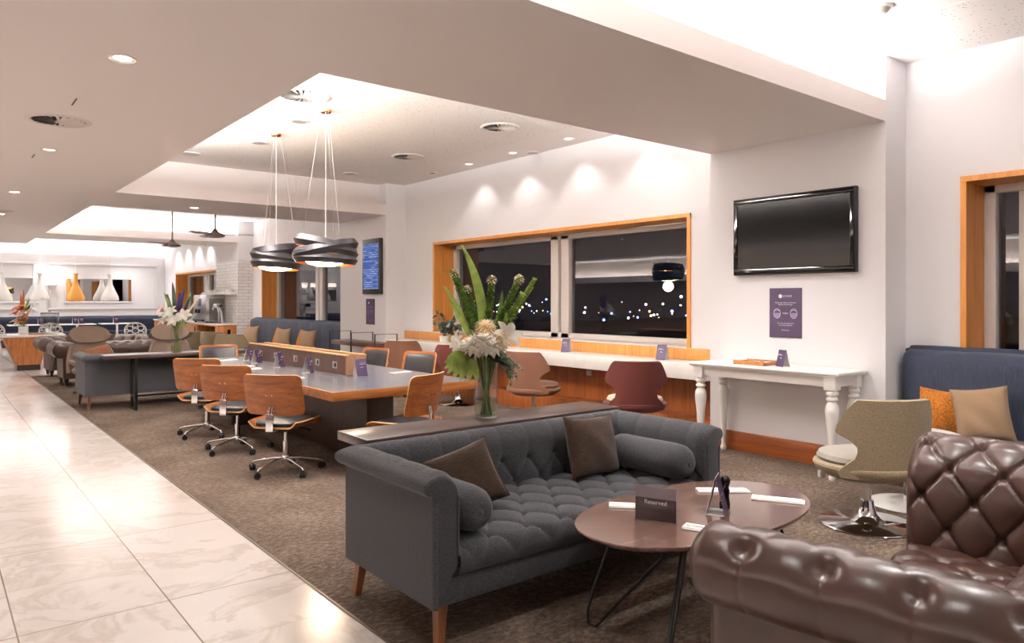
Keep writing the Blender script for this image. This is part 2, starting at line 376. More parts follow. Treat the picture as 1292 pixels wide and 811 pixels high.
w.node_tree.nodes['Background'].inputs[0].default_value = (.010, .013, .022, 1); w.node_tree.nodes['Background'].inputs[1].default_value = .5

# ---------------------------------------------------------------- room shell
XL, XR, YF, YB = -6.4, 6.71, -3.2, 28.8
SO, CE, LG = 3.02, 3.58, 3.2          # soffit, coffer ceiling, ledge heights
XC, CX = 2.04, 6.32                   # soffit edge, pilaster face
CARP = 1.57
BEAMS = [(2.81, 4.58), (11.42, 13.25), (19.3, 21.1)]
struct('floor', MB().b2((XL, YF, -.1), (CARP, YB+.3, 0)).b2((CARP, 17.15, -.1), (7.3, YB+.3, 0)), 'marble')
struct('floor_carpet', MB().b2((CARP, YF, -.1), (7.3, 17.15, .004)), 'carpet')
struct('trim_1', MB().b2((CARP-.006, YF, 0), (CARP+.004, 17.15, .007)), 'bronze')
struct('wall_left', MB().b2((XL-.2, YF, 0), (XL, YB+.3, CE)), plain('taupe wall', (150, 136, 126), .8))
struct('wall_front', MB().b2((XL-.2, YF-.2, 0), (7.3, YF, CE)), 'wall')
back = MB().b2((XL, YB, 0), (7.3, YB+.3, CE)).b2((XL, YB-.3, 0), (XR, YB, 3.06))
struct('wall_back', back, 'wall')
fr = MB()
def moulding(mb, x0, x1, z0, z1, y, w=.07, d=.04):
    mb.b2((x0, y-d, z0), (x1, y, z0+w), .01); mb.b2((x0, y-d, z1-w), (x1, y, z1), .01); mb.b2((x0, y-d, z0+w), (x0+w, y, z1-w), .01); mb.b2((x1-w, y-d, z0+w), (x1, y, z1-w), .01)
moulding(fr, 3.1, 6.45, 1.2, 2.78, YB-.3); moulding(fr, -.6, 2.75, 1.2, 2.78, YB-.3)
struct('trim_2', fr, 'wall')
WIN = [('window_1', 5.14, 10.45, .97, 2.47), ('window_2', -1.2, 2.35, .97, 2.51), ('window_3', 13.5, 18.6, .97, 2.5), ('window_4', 22.4, 26.95, .95, 2.42)]
wr = MB(); y = YF
for _, a, b, z0, z1 in sorted(WIN, key=lambda q: q[1]):
    wr.b2((XR, y, 0), (7.3, a, CE)); wr.b2((XR, a, 0), (7.3, b, z0)); wr.b2((XR, a, z1), (7.3, b, CE)); y = b
wr.b2((XR, y, 0), (7.3, YB+.3, CE))
struct('wall_right', wr, 'wall')
for i, (a, b) in enumerate(BEAMS):
    struct('wall_pilaster', MB().b2((CX, a, 0), (XR, b, CE)), 'brick' if False else 'wall')
    struct('ceiling_beam', MB().b2((XC, a, SO), (CX, b, LG)).b2((XC-.25, a+.24, LG), (CX, b-.24, CE)), 'ceil')
struct('wall_tiling', MB().b2((CX-.012, 19.288, .0), (XR, 21.1, 2.55)), 'brick')
sof = MB().b2((XL, YF, SO), (XC, 23.2, LG)).b2((XL, YF, LG), (XC-.25, 22.95, CE))
struct('ceiling_soffit', sof, 'ceil')
struct('ceiling', MB().b2((XL-.2, YF-.2, CE), (7.3, YB+.3, CE+.15)), 'ceil')
struct('ceiling_panel', MB().b2((2.3, 4.9, CE-.006), (6.0, 11.0, CE+.002)), 'perf')
struct('ceiling_panel', MB().b2((5.6, -1, CE-.006), (6.6, 2.3, CE+.002)), 'perf')
# windows
for nm, a, b, z0, z1 in WIN:
    lining = MB().b2((6.69, b-.025, z0), (7.14, b+.02, z1+.02)).b2((6.69, a-.02, z0), (7.14, a+.025, z1+.02)).b2((6.685, a-.02, z1-.025), (7.14, b+.02, z1+.02))
    wroot = struct(nm, lining, 'win_wood')
    f = MB(); X0, X1 = 7.08, 7.2; mid = a+.487*(b-a) if nm != 'window_2' else .1
    f.b2((X0, a+.025, z0), (X1, b-.025, z0+.07), .006).b2((X0, a+.025, z1-.09), (X1, b-.025, z1-.025), .006)
    for yy in (a+.025, b-.115): f.b2((X0, yy, z0), (X1, yy+.09, z1-.025), .006)
    for yy in (mid-.2, mid+.02): f.b2((X0, yy, z0), (X1, yy+.16, z1-.025), .006)
    if nm == 'window_2': f.b2((X0+.04, b-.36, z0), (X1, b-.27, z1-.025), .006)
    obj('frame', f, 'grey_frame', wroot)
    g = MB().b2((7.15, a+.1, z0+.06), (7.152, mid-.19, z1-.08)).b2((7.15, mid+.17, z0+.06), (7.152, b-.1, z1-.08)); obj('pane', g, 'pane', wroot)
    obj('sill', MB().b2((6.69, a+.025, z0-.03), (7.1, b-.025, z0+.004), .004), 'grey_frame', wroot)
    if nm == 'window_1':
        r = MB(); [r.b2((7.0, q, z1-.05), (7.03, q+1.1, z1-.03), .004) for q in (5.4, 6.9, 8.2)]; obj('blind_rail', r, 'steel', wroot)
# baseboards
struct('baseboard_right', MB().b2((CX-.022, 2.81, 0), (CX, 4.58, .195), .006).b2((CX-.022, 11.42, 0), (CX, 13.25, .195), .006).b2((XR-.022, YF, 0), (XR, 2.81, .195), .006), 'base')
struct('trim_3', MB().b2((XR-.02, 4.58, .83), (XR, 11.42, .965), .004), 'panel_light')
struct('trim_4', MB().b2((XR-.02, 4.58, 0), (XR, 11.42, .70)).b2((6.44, 4.58, .0), (XR-.02, 11.42, .225), .006), 'panel')
# outside: dark ground and far lights of the town
struct('ground_outside', MB().b2((7.4, -60, -6.2), (400, 200, -6)), plain('night ground', (30, 34, 40), .9))
cl = MB(); cmi = []
for k in range(120):
    yy = rng.uniform(60, 230); xx = rng.uniform(110, 170); r = rng.uniform(.10, .28); zz = -3+abs(rng.normal(0, 2.6)); n0 = len(cl.f)
    cl.ball((xx, yy*1.0, zz), r*1.1, 5, m=int(rng.choice([0, 0, 1, 2])))
single('city_lights', cl, [emit('town white', (235, 240, 255), 14), emit('town blue', (110, 140, 255), 16), emit('town amber', (255, 190, 110), 10)], 'distant lights of the town beyond the dark windows', 'lights', kind='stuff')

# ---------------------------------------------------------------- lights of the room, plus an added soffit fill
def lamp(name, typ, loc, power, color=(1, .93, .85), rot=(0, 0, 0), **kw):
    d = bpy.data.lights.new(name, typ); d.energy = power*LP; d.color = color
    for k, v in kw.items(): setattr(d, k, v)
    o = bpy.data.objects.new(name, d); COL.objects.link(o); o.location = loc; o.rotation_euler = rot; return o
WARM = (1, .97, .94); NEU = (1, .985, .97)
def cove(name, x0, x1, y0, y1, z, power, up=(PI, 0, 0), color=NEU):
    o = lamp(name, 'AREA', ((x0+x1)/2, (y0+y1)/2, z), power, color, up, shape='RECTANGLE', size=abs(x1-x0), size_y=abs(y1-y0)); return o
UP = (PI, 0, 0)
cove('cove_light', 2.1, 6.25, 2.85, 2.98, LG+.03, 85)                       # near coffer
cove('cove_light', 1.84, 1.98, 4.8, 9.5, LG+.03, 700)                        # long side of middle coffer
cove('cove_light', 2.1, 6.3, 4.42, 4.54, LG+.03, 300)
cove('cove_light', 2.1, 6.3, 19.34, 19.48, LG+.03, 85)                       # far coffer
cove('cove_light', 1.84, 1.98, 13.5, 19.0, LG+.03, 70)
cove('cove_light', -3.4, 6.6, 28.55, 28.75, 3.10, 120)                        # head of the back wall
cove('cove_light', 1.84, 1.98, -2.8, 2.6, LG+.03, 80)
cove('added_soffit_fill', XL+.05, XL+.2, -2.5, 22, 2.35, 900)  # added strip on the unseen left wall, put in to brighten the soffit
struct('added_fill_ledge', MB().b2((XL, -2.6, 2.2), (XL+.25, 22.1, 2.3)).b2((XL+.22, -2.6, 2.3), (XL+.25, 22.1, 2.42)), 'wall')  # made-up ledge that carries the added fill strip
def disc_fixture(r=.066):
    m = MB(); m.lathe([(r*.78, .0), (r, -.002), (r+.012, -.008), (r+.016, 0)], 24, cap=False); return m
def downlight(x, y, z, power, label, dim=False, angle=110, aim=None, visible=True, blend=.8):
    if visible:
        t = thing('downlight', label, 'ceiling light', (x, y, z), group='recessed ceiling downlights')
        obj('bezel', disc_fixture(), 'vent', t); obj('lens', MB().lathe([(1e-4, -.001), (.052, -.001), (.052, .004)], 20), ('dark_void' if not power else 'led_dim') if dim else 'led', t)
    if power: lamp('downlight_lamp', 'SPOT', (x, y, z-.03), power, WARM, aim or (0, 0, 0), spot_size=math.radians(angle), spot_blend=blend, shadow_soft_size=.06)
downlight(.95, 5.08, SO, 36, 'bright downlight in the low ceiling nearest the camera, over the marble')
downlight(.94, 12.26, SO, 36, 'bright downlight in the low ceiling over the marble, second of the lit row')
downlight(1.0, 15.54, SO, 36, 'bright downlight far down the marble walkway at the photo edge')
downlight(.95, 8.62, SO, 70, 'dim downlight just beyond the round swirl vent in the low ceiling', True)
downlight(3.39, 12.51, SO, 110, 'bright downlight under the beam above the far console')
for x, y in ((-1.6, 1.2), (-1.6, 5), (-1.6, 9), (-1.6, 13), (-1.6, 17), (.95, 1.4), (.95, -1.9), (.95, 19.3), (-1.6, 21), (3.4, 3.7), (5.1, 3.7)):
    downlight(x, y, SO, 36 if x < 2 else 80, 'recessed downlight in the low ceiling outside the picture, seen in the window reflections', visible=x < 2)
for y, lb in ((6.82, 'downlight in the raised ceiling nearest the big window, first from the camera'), (7.96, 'second downlight along the raised ceiling above the big window'), (9.03, 'third downlight along the raised ceiling above the big window')):
    downlight(6.42, y, CE, 12, lb, True, 100, blend=.5)
downlight(6.42, 5.7, CE, 12, '', visible=False, angle=100, blend=.5)
downlight(6.39, 10.02, CE, 0, 'dark unlit downlight in the raised ceiling near the far pillar', True, 100)
for x, y, p in ((3.1, 1.4, 110), (4.6, .6, 110), (5.7, 1.2, 70), (3.0, -1.2, 90), (5.2, -1.5, 90), (4.9, 7.0, 80), (4.9, 9.6, 80), (2.9, 5.4, 60), (5.0, 5.3, 60), (2.6, 10.4, 70), (3.0, 15.5, 110), (5.2, 15.5, 90), (5.2, 18, 90), (3.2, 18.2, 90)):
    downlight(x, y, CE, p, '', visible=False)
for y in (21.8, 23, 24.2, 25.4, 26.6): downlight(6.35, y, CE, 40, '', visible=False, angle=95, blend=.5)
for x in (-2, .5, 2.8, 5): downlight(x, 25.6, CE, 80, '', visible=False)
for x in (1.0, 3.2, 5.4): downlight(x, 27.6, CE, 90, '', visible=False)
# ---------------------------------------------------------------- upholstery builders
def tuft(a, b, su, sv, puff, deep, k=.4):
    p = a/su+b/(2*sv); q = a/su-b/(2*sv)
    S = ((np.sin(PI*p)*np.sin(PI*q))**2+.0012)**(k/2)
    dp = p-np.round(p); dq = q-np.round(q)
    cr = np.exp(-(np.minimum(np.abs(dp), np.abs(dq))/.05)**2)
    return puff*S-.3*deep*cr-deep*np.exp(-(dp*dp+dq*dq)/(2*.075**2))
def resample(prof, n):
    P = np.array(prof, float)
    # smooth (Catmull-Rom) then even arc length
    Q = []
    for i in range(len(P)-1):
        p0, p1, p2, p3 = P[max(i-1, 0)], P[i], P[i+1], P[min(i+2, len(P)-1)]
        for t in np.linspace(0, 1, 12, endpoint=False):
            Q.append(.5*((2*p1)+(-p0+p2)*t+(2*p0-5*p1+4*p2-p3)*t*t+(-p0+3*p1-3*p2+p3)*t**3))
    Q.append(P[-1]); Q = np.array(Q); s = np.r_[0, np.cumsum(np.linalg.norm(np.diff(Q, axis=0), axis=1))]
    u = np.linspace(0, s[-1], n); return np.c_[np.interp(u, s, Q[:, 0]), np.interp(u, s, Q[:, 1])], u
def side_sweep(kind, prof, W, F, B, row_s, in_s, su, sv, puff, deep, step=.012, R0=0.0, out_s=9, phase=0.0, pleat=1.0, smooth_top=False):
    """one side ('L','R','B') of a tufted sofa; prof = (inward distance, height) from inside bottom over the roll to outside bottom"""
    n = max(90, int(.75/step)); P, s = resample(prof, n); T = np.gradient(P, axis=0); T /= np.linalg.norm(T, axis=1, keepdims=True); N = np.c_[T[:, 1], -T[:, 0]]
    L = 2*W if kind == 'B' else (F+B); m = int(L/step)+1; tau = np.linspace(0, 1, m)
    if R0: tau = np.unique(np.r_[tau, np.linspace(0, R0/L*1.2, 14)]); m = len(tau)
    D = P[:, 0][None, :]; Zs = P[:, 1][None, :]+0*tau[:, None]; tt = tau[:, None]
    if kind == 'B': a = (2*tt-1)*(W-D); y = B-D+0*tt; x = a
    else: y = -F+tt*(B-D+F); a = y+F; x = -(W-D)+0*tt
    bb = row_s-s[None, :]+0*tt
    aa = a+phase
    inside = tuft(aa, bb, su, sv, puff, deep)
    pl = pleat*puff*((np.abs(np.sin(PI*aa/su))+1e-3)**.22) - deep*np.exp(-((aa/su-np.round(aa/su))/.075)**2/2)*np.exp(-(bb/.02)**2)
    if smooth_top:
        dm = np.exp(-((((aa/su-np.round(aa/su))*su)/.020)**2+(bb/.020)**2)/2)+.45*np.exp(-((((aa/su-np.round(aa/su))*su)/.045)**2+(bb/.04)**2)/2)
        topv = puff-.0-.85*deep*dm; wv = sstep(bb, .035, .125); inside = wv*inside+(1-wv)*topv
        line = np.exp(-(((aa/su-np.round(aa/su))*su)/.006)**2)*sstep(-bb, .01, .05); pl = puff-.85*deep*dm-.004*line-.0035*(1-np.abs(np.sin(PI*aa/su)))*sstep(-bb, .0, .08)
    fade_out = 1-sstep(s[None, :], out_s-.08, out_s)
    h = np.where(bb >= 0, inside, (pl-puff)*np.clip(1-(-bb)/.5, 0, 1)+puff)*fade_out
    fade_in = sstep(s[None, :], in_s-.01, in_s+.07); h = h*fade_in
    if kind != 'B' : h = h*sstep(a, .0, .06)
    if R0:
        e = np.clip((y+F)/R0, 0, 1); ins = R0*(1-np.sqrt(np.maximum(0, 1-(1-e)**2)))
        if kind == 'B': ins = 0*ins
        h = h-ins
    x2 = N[:, 0][None, :]*h; z2 = Zs+N[:, 1][None, :]*h
    if kind == 'B': G = np.stack([x+0*h, y-x2, z2], -1)
    else: G = np.stack([x+x2, y+0*h, z2], -1)
    if kind == 'R': G[..., 0] *= -1
    mb = MB(); mb.grid(G, flip=(kind == 'R'))
    if kind != 'B':
        cap = [tuple(p) for p in G[0]]; mb.add([Vector(p) for p in cap], [tuple(range(len(cap)))], 0, False)
    return mb, G
def sofa_legs(root, xs, ys, h, mat, top=.05, bot=.032, splay=.02):
    for x in xs:
        for y in ys:
            sx = splay*(1 if x > 0 else -1); sy = splay*(1 if y > 0 else -1); a, b = top/2, bot/2
            V = [(x+sx-b, y+sy-b, 0), (x+sx+b, y+sy-b, 0), (x+sx+b, y+sy+b, 0), (x+sx-b, y+sy+b, 0), (x-a, y-a, h), (x+a, y-a, h), (x+a, y+a, h), (x-a, y+a, h)]
            obj('leg', MB().add(V, [(3, 2, 1, 0), (4, 5, 6, 7), (0, 1, 5, 4), (1, 2, 6, 5), (2, 3, 7, 6), (3, 0, 4, 7)]), mat, root)
def tuxedo_sofa(label, loc, rz, mat='charcoal', leg='leg_wood', group=None):
    root = thing('tufted_sofa', label, 'sofa', loc, rz, group)
    W, F, B = 1.0, .415, .415
    prof = [(.135, .36), (.135, .50), (.135, .62), (.125, .69), (.085, .738), (.03, .75), (-.025, .735), (-.042, .70), (-.025, .672), (.0, .66), (.0, .60), (.0, .40), (.0, .19)]
    for k, nm in (('L', 'arm'), ('R', 'arm'), ('B', 'back')):
        mb, G = side_sweep(k, prof, W, F, B, .22, .0, .2, .13, .018, .02, out_s=.50, R0=.018, phase=.1 if k == 'B' else .06, pleat=.9)
        o = obj(nm, mb, mat, root)
        if k != 'B':
            sx = -1 if k == 'L' else 1
            obj('piping', MB().tube([(sx*(W-.012), -F-.002, .2), (sx*(W-.012), -F-.002, .64)], .005, 6).tube([(sx*(W-.122), -F-.002, .4), (sx*(W-.122), -F-.002, .66)], .005, 6), mat, o)
    obj('frame', MB().b2((-W+.004, -F+.01, .19), (W-.004, B-.004, .31), .012).b2((-W+.01, -F+.02, .30), (W-.01, B-.01, .345), .0), mat, root)
    # tufted seat
    x = np.linspace(-.875, .875, 150); t = np.linspace(0, 1, 70)
    P, s = resample([(-F-.0, .315), (-F-.012, .36), (-F+.004, .405), (-F+.05, .425), (-F+.2, .43), (.29, .425)], 70)
    T = np.gradient(P, axis=0); T /= np.linalg.norm(T, axis=1, keepdims=True); N = np.c_[-T[:, 1], T[:, 0]]
    X, S = np.meshgrid(x, s, indexing='ij'); h = tuft(X, S-.17, .22, .15, .026, .03)*sstep(S, .01, .12)*1
    h = h*(.55+.45*sstep(.875-np.abs(X), 0, .05))
    G = np.stack([X, P[None, :, 0]+N[None, :, 0]*h, P[None, :, 1]+N[None, :, 1]*h], -1)
    obj('seat_cushion', MB().grid(G), mat, root)
    sofa_legs(root, (-W+.065, W-.065), (-F+.055, B-.055), .195, leg)
    return root
def chesterfield(label, loc, rz, Wd=1.0, Dp=.9, top=.78, seat=.42, mat='leather', roll=.13, group=None, step=.012, backh=None):
    root = thing('chesterfield_sofa', label, 'sofa', loc, rz, group)
    W, F, B = Wd-roll*.75, Dp/2, Dp/2-roll*.7
    zc = top-roll
    prof = [(.20, seat-.06), (.20, seat+.05), (.185, zc-.10), (.155, zc+.01), (.10, zc+roll*.72)]
    c = (.02, zc)
    prof = [(.21, seat-.06), (.21, seat+.06), (.19, zc-.05)] + [(c[0]+roll*1.06*math.cos(math.radians(q)), c[1]+roll*math.sin(math.radians(q))) for q in (35, 60, 90, 120, 150, 180, 210, 238, 258)] + [(.028, zc-roll*1.02), (.035, zc-roll*1.5), (.04, .13)]
    P, s = resample(prof, 90); k = int(np.argmin(np.abs(P[:, 0]-c[0]+roll*.68)+np.where(P[:, 1] < zc, 9, 0))); row = s[k]; kout = int(np.argmin(np.abs(P[:, 0]-.028)+np.where(s < row, 9, 0)+np.abs(P[:, 1]-(zc-roll))))
    for kd, nm in (('L', 'arm'), ('R', 'arm'), ('B', 'back')):
        mb, G = side_sweep(kd, prof, W, F, B, row, .0, .205, .135, .0185, .026, out_s=s[kout]+.02, R0=roll*.6, phase=.1025 if kd == 'B' else .03, step=step, pleat=.55, smooth_top=True)
        obj(nm, mb, mat, root)
    obj('frame', MB().b2((-W+.05, -F+.06, .12), (W-.05, B-.045, seat-.08), .015), mat, root)
    x = np.linspace(-W+.2, W-.2, int((W-.2)*2/.014)); P, s = resample([(-F+.03, seat-.14), (-F+.02, seat-.06), (-F+.05, seat-.01), (-F+.2, seat), (B-.2, seat-.01)], 60)
    T = np.gradient(P, axis=0); T /= np.linalg.norm(T, axis=1, keepdims=True); N = np.c_[-T[:, 1], T[:, 0]]; X, S = np.meshgrid(x, s, indexing='ij')
    h = tuft(X, S-.3, .205, .15, .02, .02)*sstep(S, .02, .14); obj('seat_cushion', MB().grid(np.stack([X, P[None, :, 0]+N[None, :, 0]*h, P[None, :, 1]+N[None, :, 1]*h], -1)), mat, root)
    for sx in (-1, 1):
        for y in (-F+.12, B-.12):
            obj('leg', MB().lathe([(.018, 0), (.026, .02), (.024, .04), (.036, .08), (.04, .125)], 14, (sx*(W-.1), y, 0)), 'dark_z', root)
    return root
def pillow_mesh(w, h, t, n=26, pinch=.08, sag=.0, seed=0):
    r = np.random.default_rng(seed); u = np.linspace(-1, 1, n); U, V = np.meshgrid(u, u, indexing='ij')
    k = (1-U**2)*(1-V**2); x = U*w/2*(1-pinch*(1-V**2)**1.0*np.abs(U)**2.2); z = V*h/2*(1-pinch*(1-U**2)*np.abs(V)**2.2)
    wr = sum(np.sin(U*r.uniform(2, 6)+V*r.uniform(2, 6)+r.uniform(0, 6)) for _ in range(4))*.035
    th = t/2*np.clip(k, 0, 1)**.42*(1+wr)
    z = z-sag*(1-V)*(1-U**2)
    mb = MB(); mb.grid(np.stack([x, -th, z], -1)); mb.grid(np.stack([x, th, z], -1), flip=True); return mb
def pillow(label, loc, rot, mat, w=.44, h=.44, t=.16, seed=0, group=None, cat='cushion', pinch=.08):
    o = single('throw_cushion', pillow_mesh(w, h, t, seed=seed, pinch=pinch), mat, label, cat, loc, group=group, rot=tuple(math.radians(q) for q in rot))
    n = 40; e = []
    for i in range(4):
        for q in np.linspace(-1, 1, n//4, endpoint=False):
            U, V = [(q, -1), (1, q), (-q, 1), (-1, -q)][i]
            e.append((U*w/2*(1-pinch*(1-V*V)*abs(U)**2.2), 0, V*h/2*(1-pinch*(1-U*U)*abs(V)**2.2)))
    obj('piping', MB().tube(e, .004, 6, closed=True), mat, o); return o
def bolster(label, loc, rz, mat, L=.6, r=.105):
    prof = [(.006, -L/2-.012), (.03, -L/2-.018), (.06, -L/2-.012), (.085, -L/2+.012), (r-.004, -L/2+.045), (r, -L/2+.08)]+[(r+.002*math.sin(q*5), q) for q in np.linspace(-L/2+.1, L/2-.1, 12)]
    prof += [(a, -b) for a, b in reversed(prof[:6])]
    m = MB().lathe(prof, 32, mat=RX(90)); m.v = [(x*(1+.02*math.sin(9*y)), y, z*(1-.08*(z < -.03))) for x, y, z in m.v]
    o = single('bolster_cushion', m, mat, label, 'cushion', loc, rz, 'bolsters of the near sofa')
    [obj('button', MB().ball((0, sy*(L/2+.014), 0), .013, 8, sc=(1, .5, 1)), mat, o) for sy in (-1, 1)]; return o
# ---------------------------------------------------------------- near lounge
sofa1 = tuxedo_sofa('charcoal tufted sofa with rolled edges facing the oval coffee table', (2.655, 2.995, .004), 0)
bolster('grey bolster at the end of the near sofa close to the marble walkway', (1.905, 2.88, .562), 0, 'charcoal', L=.56)
bolster('grey bolster at the end of the near sofa below the white console table', (3.40, 2.90, .562), 0, 'charcoal', L=.56)
pillow('brown square cushion slumped against the near sofa back beside the walkway-side bolster', (2.15, 3.06, .585), (-24, -20, -24), 'pillow_brown', seed=3, w=.36, h=.33, group='brown cushions on the near sofa')
pillow('brown square cushion upright in the far corner of the near sofa', (3.13, 3.12, .625), (-16, 3, 2), 'pillow_brown', seed=5, w=.41, h=.36, group='brown cushions on the near sofa')
def console(label, loc, rz, x0, x1):
    t = thing('console_table', label, 'table', loc, rz, 'dark consoles behind the sofas')
    obj('tabletop', MB().b2((x0, -.18, .712), (x1, .18, .762), .004), 'dark_x', t)
    for x in (x0+.38, x1-.38):
        obj('leg', MB().b2((x-.017, -.15, 0), (x+.017, -.115, .712)).b2((x-.017, .115, 0), (x+.017, .15, .712)).b2((x-.017, -.115, 0), (x+.017, .115, .03)).b2((x-.017, -.115, .68), (x+.017, .115, .712)), 'black_metal', t)
    obj('stretcher', MB().b2((x0+.38, -.012, .17), (x1-.38, .012, .195)).b2((x0+.36, -.15, .17), (x0+.4, .15, .195)).b2((x1-.4, -.15, .17), (x1-.36, .15, .195)), 'black_metal', t)
    return t
console('dark wood console behind the near sofa holding the tall green and white flowers', (2.77, 3.635, .004), 0, -.97, .97)
chesterfield('dark brown leather chesterfield with deep buttons in the foreground beside the coffee table', (2.725, .92, .004), 186, Wd=1.06, Dp=.92, top=.868, seat=.40, roll=.096, step=.005)

# coffee table
ct = thing('coffee_table', 'oval mahogany coffee table on black rod legs between the two sofas', 'table', (2.87, 2.15, .004))
def oval(a, b, n=64, e=2.25): return [(a*math.copysign(abs(math.cos(q))**(2/e), math.cos(q)), b*math.copysign(abs(math.sin(q))**(2/e), math.sin(q))) for q in np.linspace(0, 2*PI, n, endpoint=False)]
m = MB(); rings = [(1.0, .5), (1.004, .495), (1.0, .488), (.97, .474), (.9, .470)]
pts = [oval(.695*k, .39*k) for k, _ in rings]
for i in range(len(rings)-1):
    n = 64; V = [(*p, rings[i][1]) for p in pts[i]]+[(*p, rings[i+1][1]) for p in pts[i+1]]; m.add(V, [(n+j, n+(j+1) % n, (j+1) % n, j) for j in range(n)], 0, True)
m.add([(*p, .5) for p in pts[0]], [tuple(range(64))]); m.add([(*p, .47) for p in pts[-1]], [tuple(reversed(range(64)))])
obj('tabletop', m, 'coffee', ct)
for sx, sy in ((-1, -1), (-1, 1), (1, -1), (1, 1)):
    g = MB(); g.tube([(sx*.34, sy*.2, .465), (sx*.47, sy*.235, .16), (sx*.50, sy*.24, .07), (sx*.50, sy*.235, .012), (sx*.485, sy*.20, .007), (sx*.2, sy*.05, .30), (sx*.12, sy*.03, .465)], .0075, 8)
    obj('leg', g, 'black_metal', ct)
obj('frame', MB().tube([(-.34, -.2, .462), (.34, -.2, .462), (.34, .2, .462), (-.34, .2, .462)], .0075, 8, closed=True), 'black_metal', ct)
ZT = .504
sg = thing('reserved_sign', 'clear acrylic block sign reading Reserved on the coffee table', 'sign', (2.557, 2.146, ZT), math.degrees(math.atan2(-.18, .074)))
ac = MB(); ac.b2((-.1, -.014, 0), (.1, -.003, .16), .001).b2((-.1, .003, 0), (.1, .014, .16), .001); obj('holder', ac, 'acrylic', sg)
cdm = MB().b2((-.095, -.002, .004), (.095, .002, .104), 0, m=0).b2((-.095, -.0018, .104), (.095, .0018, .156), 0, m=1); co = obj('card', cdm, [plain('maroon card', (42, 16, 22), .4), plain('lilac grey card', (150, 138, 146), .4)], sg)
obj('lettering', MB().text('Reserved', .028, TR(0, -.0026, .086) @ RX(90)), 'print', co)
def tent(label, loc, rz, group='purple tent cards', big=1.0, back=False):
    t = thing('tent_card', label, 'card', loc, rz, group); H, w, d = .17*big, .085*big, .12*big
    c = MB(); th = .0016
    for a, b in (((-w/2, 0), (0, H)), ((-w/2, 0), (w/2-.002, 0))):
        n = Vector((-(b[1]-a[1]), 0, b[0]-a[0])).normalized()*th; c.add([(a[0], -d/2, a[1]), (b[0], -d/2, b[1]), (b[0], d/2, b[1]), (a[0], d/2, a[1])]+[(a[0]+n.x, -d/2, a[1]+n.z), (b[0]+n.x, -d/2, b[1]+n.z), (b[0]+n.x, d/2, b[1]+n.z), (a[0]+n.x, d/2, a[1]+n.z)], [(0, 1, 2, 3), (7, 6, 5, 4), (0, 4, 5, 1), (1, 5, 6, 2), (2, 6, 7, 3), (3, 7, 4, 0)])
    obj('card', c, 'paper', t)
    f = MB(); a, b = (w/2, 0), (0, H); n = Vector((H, 0, w/2)).normalized()*th
    f.add([(a[0], -d/2, a[1]), (b[0], -d/2, b[1]), (b[0], d/2, b[1]), (a[0], d/2, a[1])]+[(a[0]+n.x, -d/2, a[1]+n.z), (b[0]+n.x, -d/2, b[1]+n.z), (b[0]+n.x, d/2, b[1]+n.z), (a[0]+n.x, d/2, a[1]+n.z)], [(0, 1, 2, 3), (7, 6, 5, 4), (0, 4, 5, 1), (1, 5, 6, 2), (2, 6, 7, 3), (3, 7, 4, 0)])
    fo = obj('printed_face', f, 'purple', t, label='purple printed face')
    ang = math.degrees(math.atan2(H, w/2)); mt = TR(w/4+n.x*1.3, 0, H/2+n.z*1.3) @ RY(90-ang) @ Matrix(((0, 0, 1, 0), (1, 0, 0, 0), (0, 1, 0, 0), (0, 0, 0, 1)))
    lo = MB().lathe([(1e-4, .0006), (.021*big, .0006), (.021*big, 0)], 18, mat=mt @ TR(0, -.012*big, 0)); lo.add([(-.035*big, .03*big, .0006), (.035*big, .03*big, .0006), (.035*big, .037*big, .0006), (-.035*big, .037*big, .0006)], [(0, 1, 2, 3)], mat=mt)
    lo.add([(-.025*big, .044*big, .0006), (.025*big, .044*big, .0006), (.025*big, .047*big, .0006), (-.025*big, .047*big, .0006)], [(0, 1, 2, 3)], mat=mt)
    lo.add([(-.004*big, -.02*big, .0012), (.002*big, -.02*big, .0012), (.006*big, -.003*big, .0012), (0, -.003*big, .0012)], [(0, 1, 2, 3)], m=1, mat=mt)
    obj('logo', lo, ['print', 'purple'], fo); return t
tent('purple tent card standing on the coffee table behind the reserved sign', (2.895, 2.06, ZT), -62, big=1.02)
bt = single('pepper_mill', MB().lathe([(.024, 0), (.026, .02), (.021, .05), (.024, .085), (.019, .105), (.026, .12), (.027, .14), (.016, .155), (1e-4, .158)], 20), 'gloss_black', 'small black mill standing right behind the coffee table tent card', 'mill', (2.985, 2.08, ZT))
def napkin(label, loc, rz, L=.23, w=.075):
    t = thing('napkin_set', label, 'napkin', loc, rz, 'paper napkin and cutlery sets')
    n = MB().b2((-L/2, -w/2, .0), (L/2, w/2, .006), .002).b2((-L/2, -w/2+.006, .006), (L/2-.012, w/2-.004, .011), .002); obj('napkin', n, 'paper', t)
    c = MB().tube([(-L/2+.04, -.008, .012), (0, -.005, .013), (L/2-.06, 0, .017)], [.004, .003, .0025], 6).ball((-L/2+.03, -.009, .014), .011, 8, sc=(1.6, .8, .25)); obj('cutlery', c, 'steel', t); return t
napkin('folded white napkin with cutlery alone at the right end of the coffee table', (3.3, 1.99, ZT), -62, .25)
napkin('folded white napkin with cutlery behind the tent card on the coffee table', (3.24, 2.27, ZT), -40, .27)
napkin('folded white napkin peeping out behind the reserved sign', (2.645, 2.38, ZT), -48, .2)
napkin('folded white napkin mostly hidden by the leather sofa arm on the coffee table', (2.63, 1.925, ZT), -70, .2)
